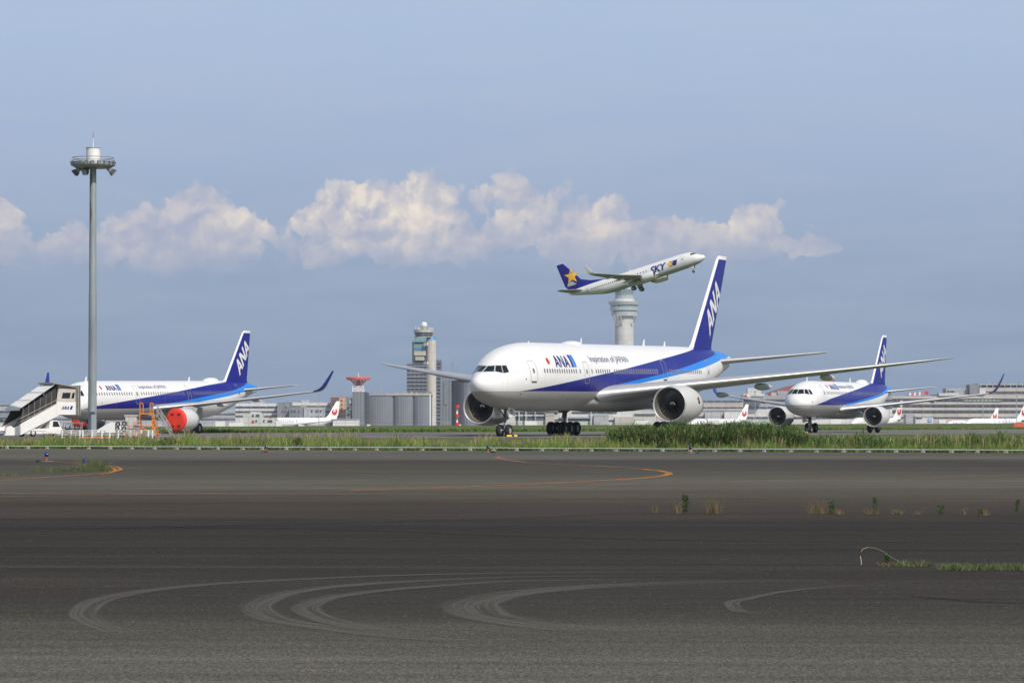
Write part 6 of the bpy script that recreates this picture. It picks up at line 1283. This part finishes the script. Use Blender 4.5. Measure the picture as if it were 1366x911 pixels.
# ------------------------------------------------------------------ ground equipment by the left airliner
fr = gnd(76, 584.6); fe = gnd(207, 584.6); fence = thing('barrier_fence', 'low white three rail barrier fence at the foot of the tall mast', 'fence', (fr.x, fr.y, 0)); Lf = fe.x - fr.x; mb = MB()
for z in (.30, .46, .62): mb.box((Lf / 2, 0, z), (Lf, .05, .05), FWHITE)
mb.build('rail', fence)
for x in (83, 95, 106.7, 110.6, 123, 136, 146.5, 158, 174, 188.6, 198, 203.5): mb = MB(); mb.box(((x - 76) / (207 - 76) * Lf, -.03, .33), (.11, .09, .66), FWHITE); mb.build('post', fence)
def gx(px_, D_): return at(px_, 560, D_).x
cab_ = thing('equipment_cabinet', 'pale beige equipment cabinet with a small roof behind the barrier fence', 'cabinet', (gx(175.3, 276), 276, 0)); mb = MB(); mb.box((0, 0, .95), (.92, .7, 1.7), wallmat('cabinet_paint', (.55, .54, .48), .6, .04)); mb.build('body', cab_); mb = MB(); mb.box((0, 0, 1.83), (1.12, .85, .07), FWHITE); mb.build('roof', cab_); mb = MB(); [mb.box((x, -.36, .95), (.015, .02, 1.6), STEEL) for x in (-.15, .18)]; mb.build('door_seam', cab_)
rk = thing('wheel_rack', 'steel rack of black spare wheels stacked three high behind the fence', 'wheel rack', (gx(162, 270), 270, 0)); mb = MB()
for x in (-.5, 0, .5): mb.bar((x, .15, 0), (x, .15, 1.3), .05, STEEL)
for z in (.1, .55, 1.0, 1.3): mb.bar((-.5, .15, z), (.5, .15, z), .05, STEEL)
mb.build('rack_frame', rk)
for i, (x, z, r_) in enumerate([(-.27, 1.12, .20), (.25, 1.15, .20), (-.32, .75, .19), (.22, .74, .20), (-.25, .32, .24), (.27, .30, .24), (.0, .52, .17)]): wheel(None, (x, -.05 + (i % 2) * .06, z), r_, .2, rk, 'spare_wheel')
def tube_frame(root, name, segs, r_, m_):
    mb = MB()
    for a, b in segs: mb.tube(a, b, r_, m_, n=6)
    return mb.build(name, root)
def ladder_cart(px_, lab, w_, h_):
    root = thing('ladder_cart', lab, 'ladder cart', (gx(px_, 268.6), 268.6, 0), 0, 'small red framed ladder carts'); segs = []
    for x in (-w_ / 2, w_ / 2): segs += [((x - .05, 0, .08), (x + .1, .3, h_)), ((x, .6, .08), (x + .1, .3, h_))]
    segs += [((-w_ / 2 + .1, .3, h_), (w_ / 2 + .1, .3, h_)), ((-w_ / 2, 0, .1), (w_ / 2, 0, .1)), ((-w_ / 2, 0, .1), (-w_ / 2, .6, .1))]
    tube_frame(root, 'frame', segs, .03, REDOR); mb = MB()
    for i in range(4): z = .2 + i * (h_ - .25) / 4; mb.box((.05 * (i / 3) + .0, z * .25, z), (w_ - .05, .12, .04), STEEL)
    mb.box((.06, .3, h_ * .62), (w_ * .75, .03, h_ * .5), WGL); mb.build('tread', root)
    for x in (-w_ / 2, w_ / 2): wheel(None, (x, -.02, .07), .07, .05, root)
ladder_cart(174, 'shorter red framed ladder cart left of the orange work stand', .62, .95); ladder_cart(182, 'taller red framed ladder cart touching the orange work stand', .60, 1.30)
def work_stand():
    root = thing('work_stand', 'orange wheeled work stand with two looped hand rails', 'work stand', (gx(196, 272), 272, 0)); segs = []
    for x in (-.55, .55):
        segs += [((x - .12, -.4, .1), (x, -.3, 1.95)), ((x + .1, .5, .1), (x, .3, 1.95)), ((x, -.3, 1.95), (x, .3, 1.95)), ((x - .12, -.4, .35), (x + .1, .5, .9)), ((x + .1, .5, .9), (x - .02, -.35, 1.4))]
        segs += [((x, -.3, 1.95), (x, -.3, 2.75)), ((x + (.26 if x < 0 else -.26), -.3, 1.95), (x + (.26 if x < 0 else -.26), -.3, 2.75)), ((x, -.3, 2.75), (x + (.04 if x < 0 else -.04), -.3, 2.84)), ((x + (.26 if x < 0 else -.26), -.3, 2.75), (x + (.22 if x < 0 else -.22), -.3, 2.84)), ((x + (.04 if x < 0 else -.04), -.3, 2.84), (x + (.22 if x < 0 else -.22), -.3, 2.84))]
    segs += [((-.67, -.4, .12), (.43, -.4, .12)), ((-.55, -.3, 1.95), (.55, -.3, 1.95)), ((-.62, -.35, 1.0), (.5, -.35, 1.0)), ((-.6, -.36, .95), (.52, -.32, .35)), ((.5, -.35, .95), (1.0, -.2, .1)), ((.55, -.3, 1.9), (1.05, -.2, .1))]
    tube_frame(root, 'frame', segs, .042, ORANGE); mb = MB(); mb.box((0, 0, 1.98), (1.2, .65, .08), ORANGE); mb.build('platform', root); mb = MB()
    for i in range(6): z = .3 + i * .28; mb.box((.95 - i * .07, -.25, z), (.34, .2, .04), ORANGE)
    mb.build('tread', root)
    for x in (-.65, .45): wheel(None, (x, -.42, .1), .1, .06, root)
work_stand()
def grey_steps():
    root = thing('maintenance_steps', 'bare steel maintenance steps leaning up beside the near red engine cover', 'maintenance steps', (gx(219, 276), 276, 0)); segs = []; 
    for yv in (-.4, .4):
        segs += [((-.62, yv, 1.85), (.72, yv, .1)), ((-.62, yv, 1.85), (-.62, yv, .1)), ((-.62, yv, 1.85), (-1.0, yv, 1.85)), ((-1.0, yv, 1.85), (-.9, yv, .1)), ((-.62, yv, 2.75), (.55, yv, .95)), ((.55, yv, .95), (.72, yv, .1)), ((-.62, yv, 1.85), (-.62, yv, 2.75)), ((-1.0, yv, 1.85), (-1.0, yv, 2.75)), ((-1.0, yv, 2.75), (-.62, yv, 2.75)), ((-.62, yv, 2.3), (.62, yv, .55)), ((-.95, yv, .5), (-.62, yv, 1.4)), ((-.62, yv, .4), (.1, yv, .9)), ((-.2, yv, 1.3), (-.2, yv, 2.1)), ((.2, yv, .8), (.2, yv, 1.5))]
    for i in range(5): u = (i + .5) / 5; segs += [((-.62 + 1.2 * u, yv_, 2.75 - 1.85 * u), (-.62 + 1.2 * u, yv_, 1.85 - 1.62 * u)) for yv_ in (-.4, .4)]
    segs += [((-1.0, -.4, 2.75), (-1.0, .4, 2.75)), ((-.9, -.4, .1), (.72, -.4, .1)), ((-.62, -.4, 1.0), (-.62, .4, 1.0)), ((-.3, -.4, .1), (-.3, .4, .6))]
    tube_frame(root, 'frame', segs, .019, mat('steps_steel', (.42, .43, .42), .45, .4, .1, 3)); mb = MB()
    for i in range(8): u = i / 8; mb.box((-.55 + u * 1.25, 0, 1.75 - u * 1.6), (.22, .8, .035), STEEL)
    mb.box((-.81, 0, 1.86), (.38, .8, .05), STEEL); mb.build('tread', root)
    for x in (-.9, .7): wheel(None, (x, -.42, .08), .08, .05, root)
grey_steps()
bb = thing('ground_bar', 'low orange ground bar lying in front of the white barrier fence', 'ground bar', (gx(126, 266), 266, 0)); mb = MB(); mb.box((0, 0, .05), (2.4, .12, .09), ORANGE); mb.build('bar', bb); mb = MB(); [mb.box((x, .02, .02), (.1, .3, .04), STEEL) for x in (-1, 0, 1)]; mb.build('foot', bb)
tk = thing('service_truck', 'white low truck half hidden under the belly of the left airliner', 'truck', (gx(150, 300), 300, 0)); mb = MB(); mb.prism([(-1.35, .35), (1.35, .35), (1.35, .9), (.9, 1.0), (.75, 1.25), (-.1, 1.25), (-.55, 1.0), (-1.25, .6)][::-1], -.7, .7, FWHITE); mb.build('body', tk)
for x in (-.8, .8): wheel(None, (x, -.6, .3), .3, .2, tk)
eq = thing('tow_cart', 'small grey steel cart with hoses between the stairs truck and the mast', 'cart', (gx(97, 284), 284, 0)); tube_frame(eq, 'frame', [((-.8, 0, .3), (.8, 0, .3)), ((-.8, 0, 1.2), (.8, 0, 1.2)), ((-.8, 0, .3), (-.8, 0, 1.2)), ((0, 0, .3), (0, 0, 1.3)), ((.8, 0, .3), (.8, 0, 1.3)), ((-.8, 0, .75), (.8, 0, .75)), ((-.8, 0, .3), (0, 0, 1.2)), ((0, 0, .3), (.8, 0, 1.2))], .04, STEEL); mb = MB(); [mb.lathe([(-.05, .2), (0, .24), (.05, .2)], BLACK, (x, -.08, .9), 'y', 16) for x in (-.4, .4)]; mb.box((0, .2, .6), (1.4, .3, .5), STEEL); mb.build('hose_reel', eq)
for x in (-.6, .6): wheel(None, (x, -.1, .2), .2, .12, eq)
# red covers over the intakes of the left airliner engines
def engine_cover(side, lab):
    th = R(22.5); e = S321['engine']; x, y = e[0] - .03, side * e[1]; root = thing('engine_cover', lab, 'engine cover', (-46.62 + x * math.sin(th) - y * math.cos(th), 342.42 + x * math.cos(th) + y * math.sin(th), e[2]), R(90) - th, 'red fabric engine covers'); rr = 1.235
    mb = MB(); mb.lathe([(-.10, .001), (-.12, .4 * rr), (-.10, .8 * rr), (-.04, .97 * rr), (.05, 1.0 * rr), (.22, 1.012 * rr)], COVER, n=40); mb.build('fabric', root)
    for yy, zz in ((-.45, .62), (.35, .62), (-.45, -.62), (.35, -.62)):
        for q in range(2): g = MB(); g.add([(-.135, yy - .2, zz - .03 - q * .15), (-.135, yy + .2, zz - .03 - q * .15), (-.135, yy + .2, zz + .05 - q * .15), (-.135, yy - .2, zz + .05 - q * .15)], [(0, 1, 2, 3)], BLACK); g.build('warning_text', root)
    mb = MB(); mb.bar((-.14, -.95, -.2), (-.13, -.3, -1.05), .03, mat('strap_red', (.45, .04, .03), .7)); mb.build('strap', root)
engine_cover(-1, 'round red fabric cover on the near engine of the left airliner'); engine_cover(1, 'red fabric cover on the far engine, seen just left of the tall mast base')

# wheel chocks
def chock(px_, D_, lab, w_=.55):
    r_ = thing('wheel_chock', lab, 'wheel chock', (gx(px_, D_), D_, .006), .4, 'yellow wheel chocks'); mb = MB(); mb.prism([(-.16, 0), (.16, 0), (.03, .15), (-.03, .15)], -w_ / 2, w_ / 2, YEL, 'x'); mb.build('block', r_); mb = MB(); mb.tube((-w_ / 2, 0, .1), (-w_ / 2 - .2, .05, .02), .012, BLACK, n=6); mb.build('rope', r_)
chock(679, 290.2, 'yellow chock in front of the nose wheels of the largest airliner', .45); chock(687.5, 290.6, 'yellow chock right of the nose wheels of the largest airliner', .28); chock(1075, 371.5, 'yellow chock at the nose wheels of the right airliner', .5)
# ------------------------------------------------------------------ air between the camera and the far terminal
def haze():
    mb = MB(); mb.box((0, 2600, 98), (9400, 6400, 214), CONC); o = mb.build('haze'); tag(o, 'thin blue air haze over the whole airfield', 'haze', kind='stuff')
    m = bpy.data.materials.new('haze_air'); m.use_nodes = True; N = NT(m.node_tree); m.node_tree.nodes.clear(); out = N.new('ShaderNodeOutputMaterial'); v = N.new('ShaderNodeVolumePrincipled')
    v.inputs['Color'].default_value = (.80, .88, 1.0, 1); v.inputs['Density'].default_value = HAZE; v.inputs['Anisotropy'].default_value = 0.2; N.link(v.outputs[0], out.inputs['Volume']); o.data.materials.clear(); o.data.materials.append(m)
HAZE = 0.00006
haze()
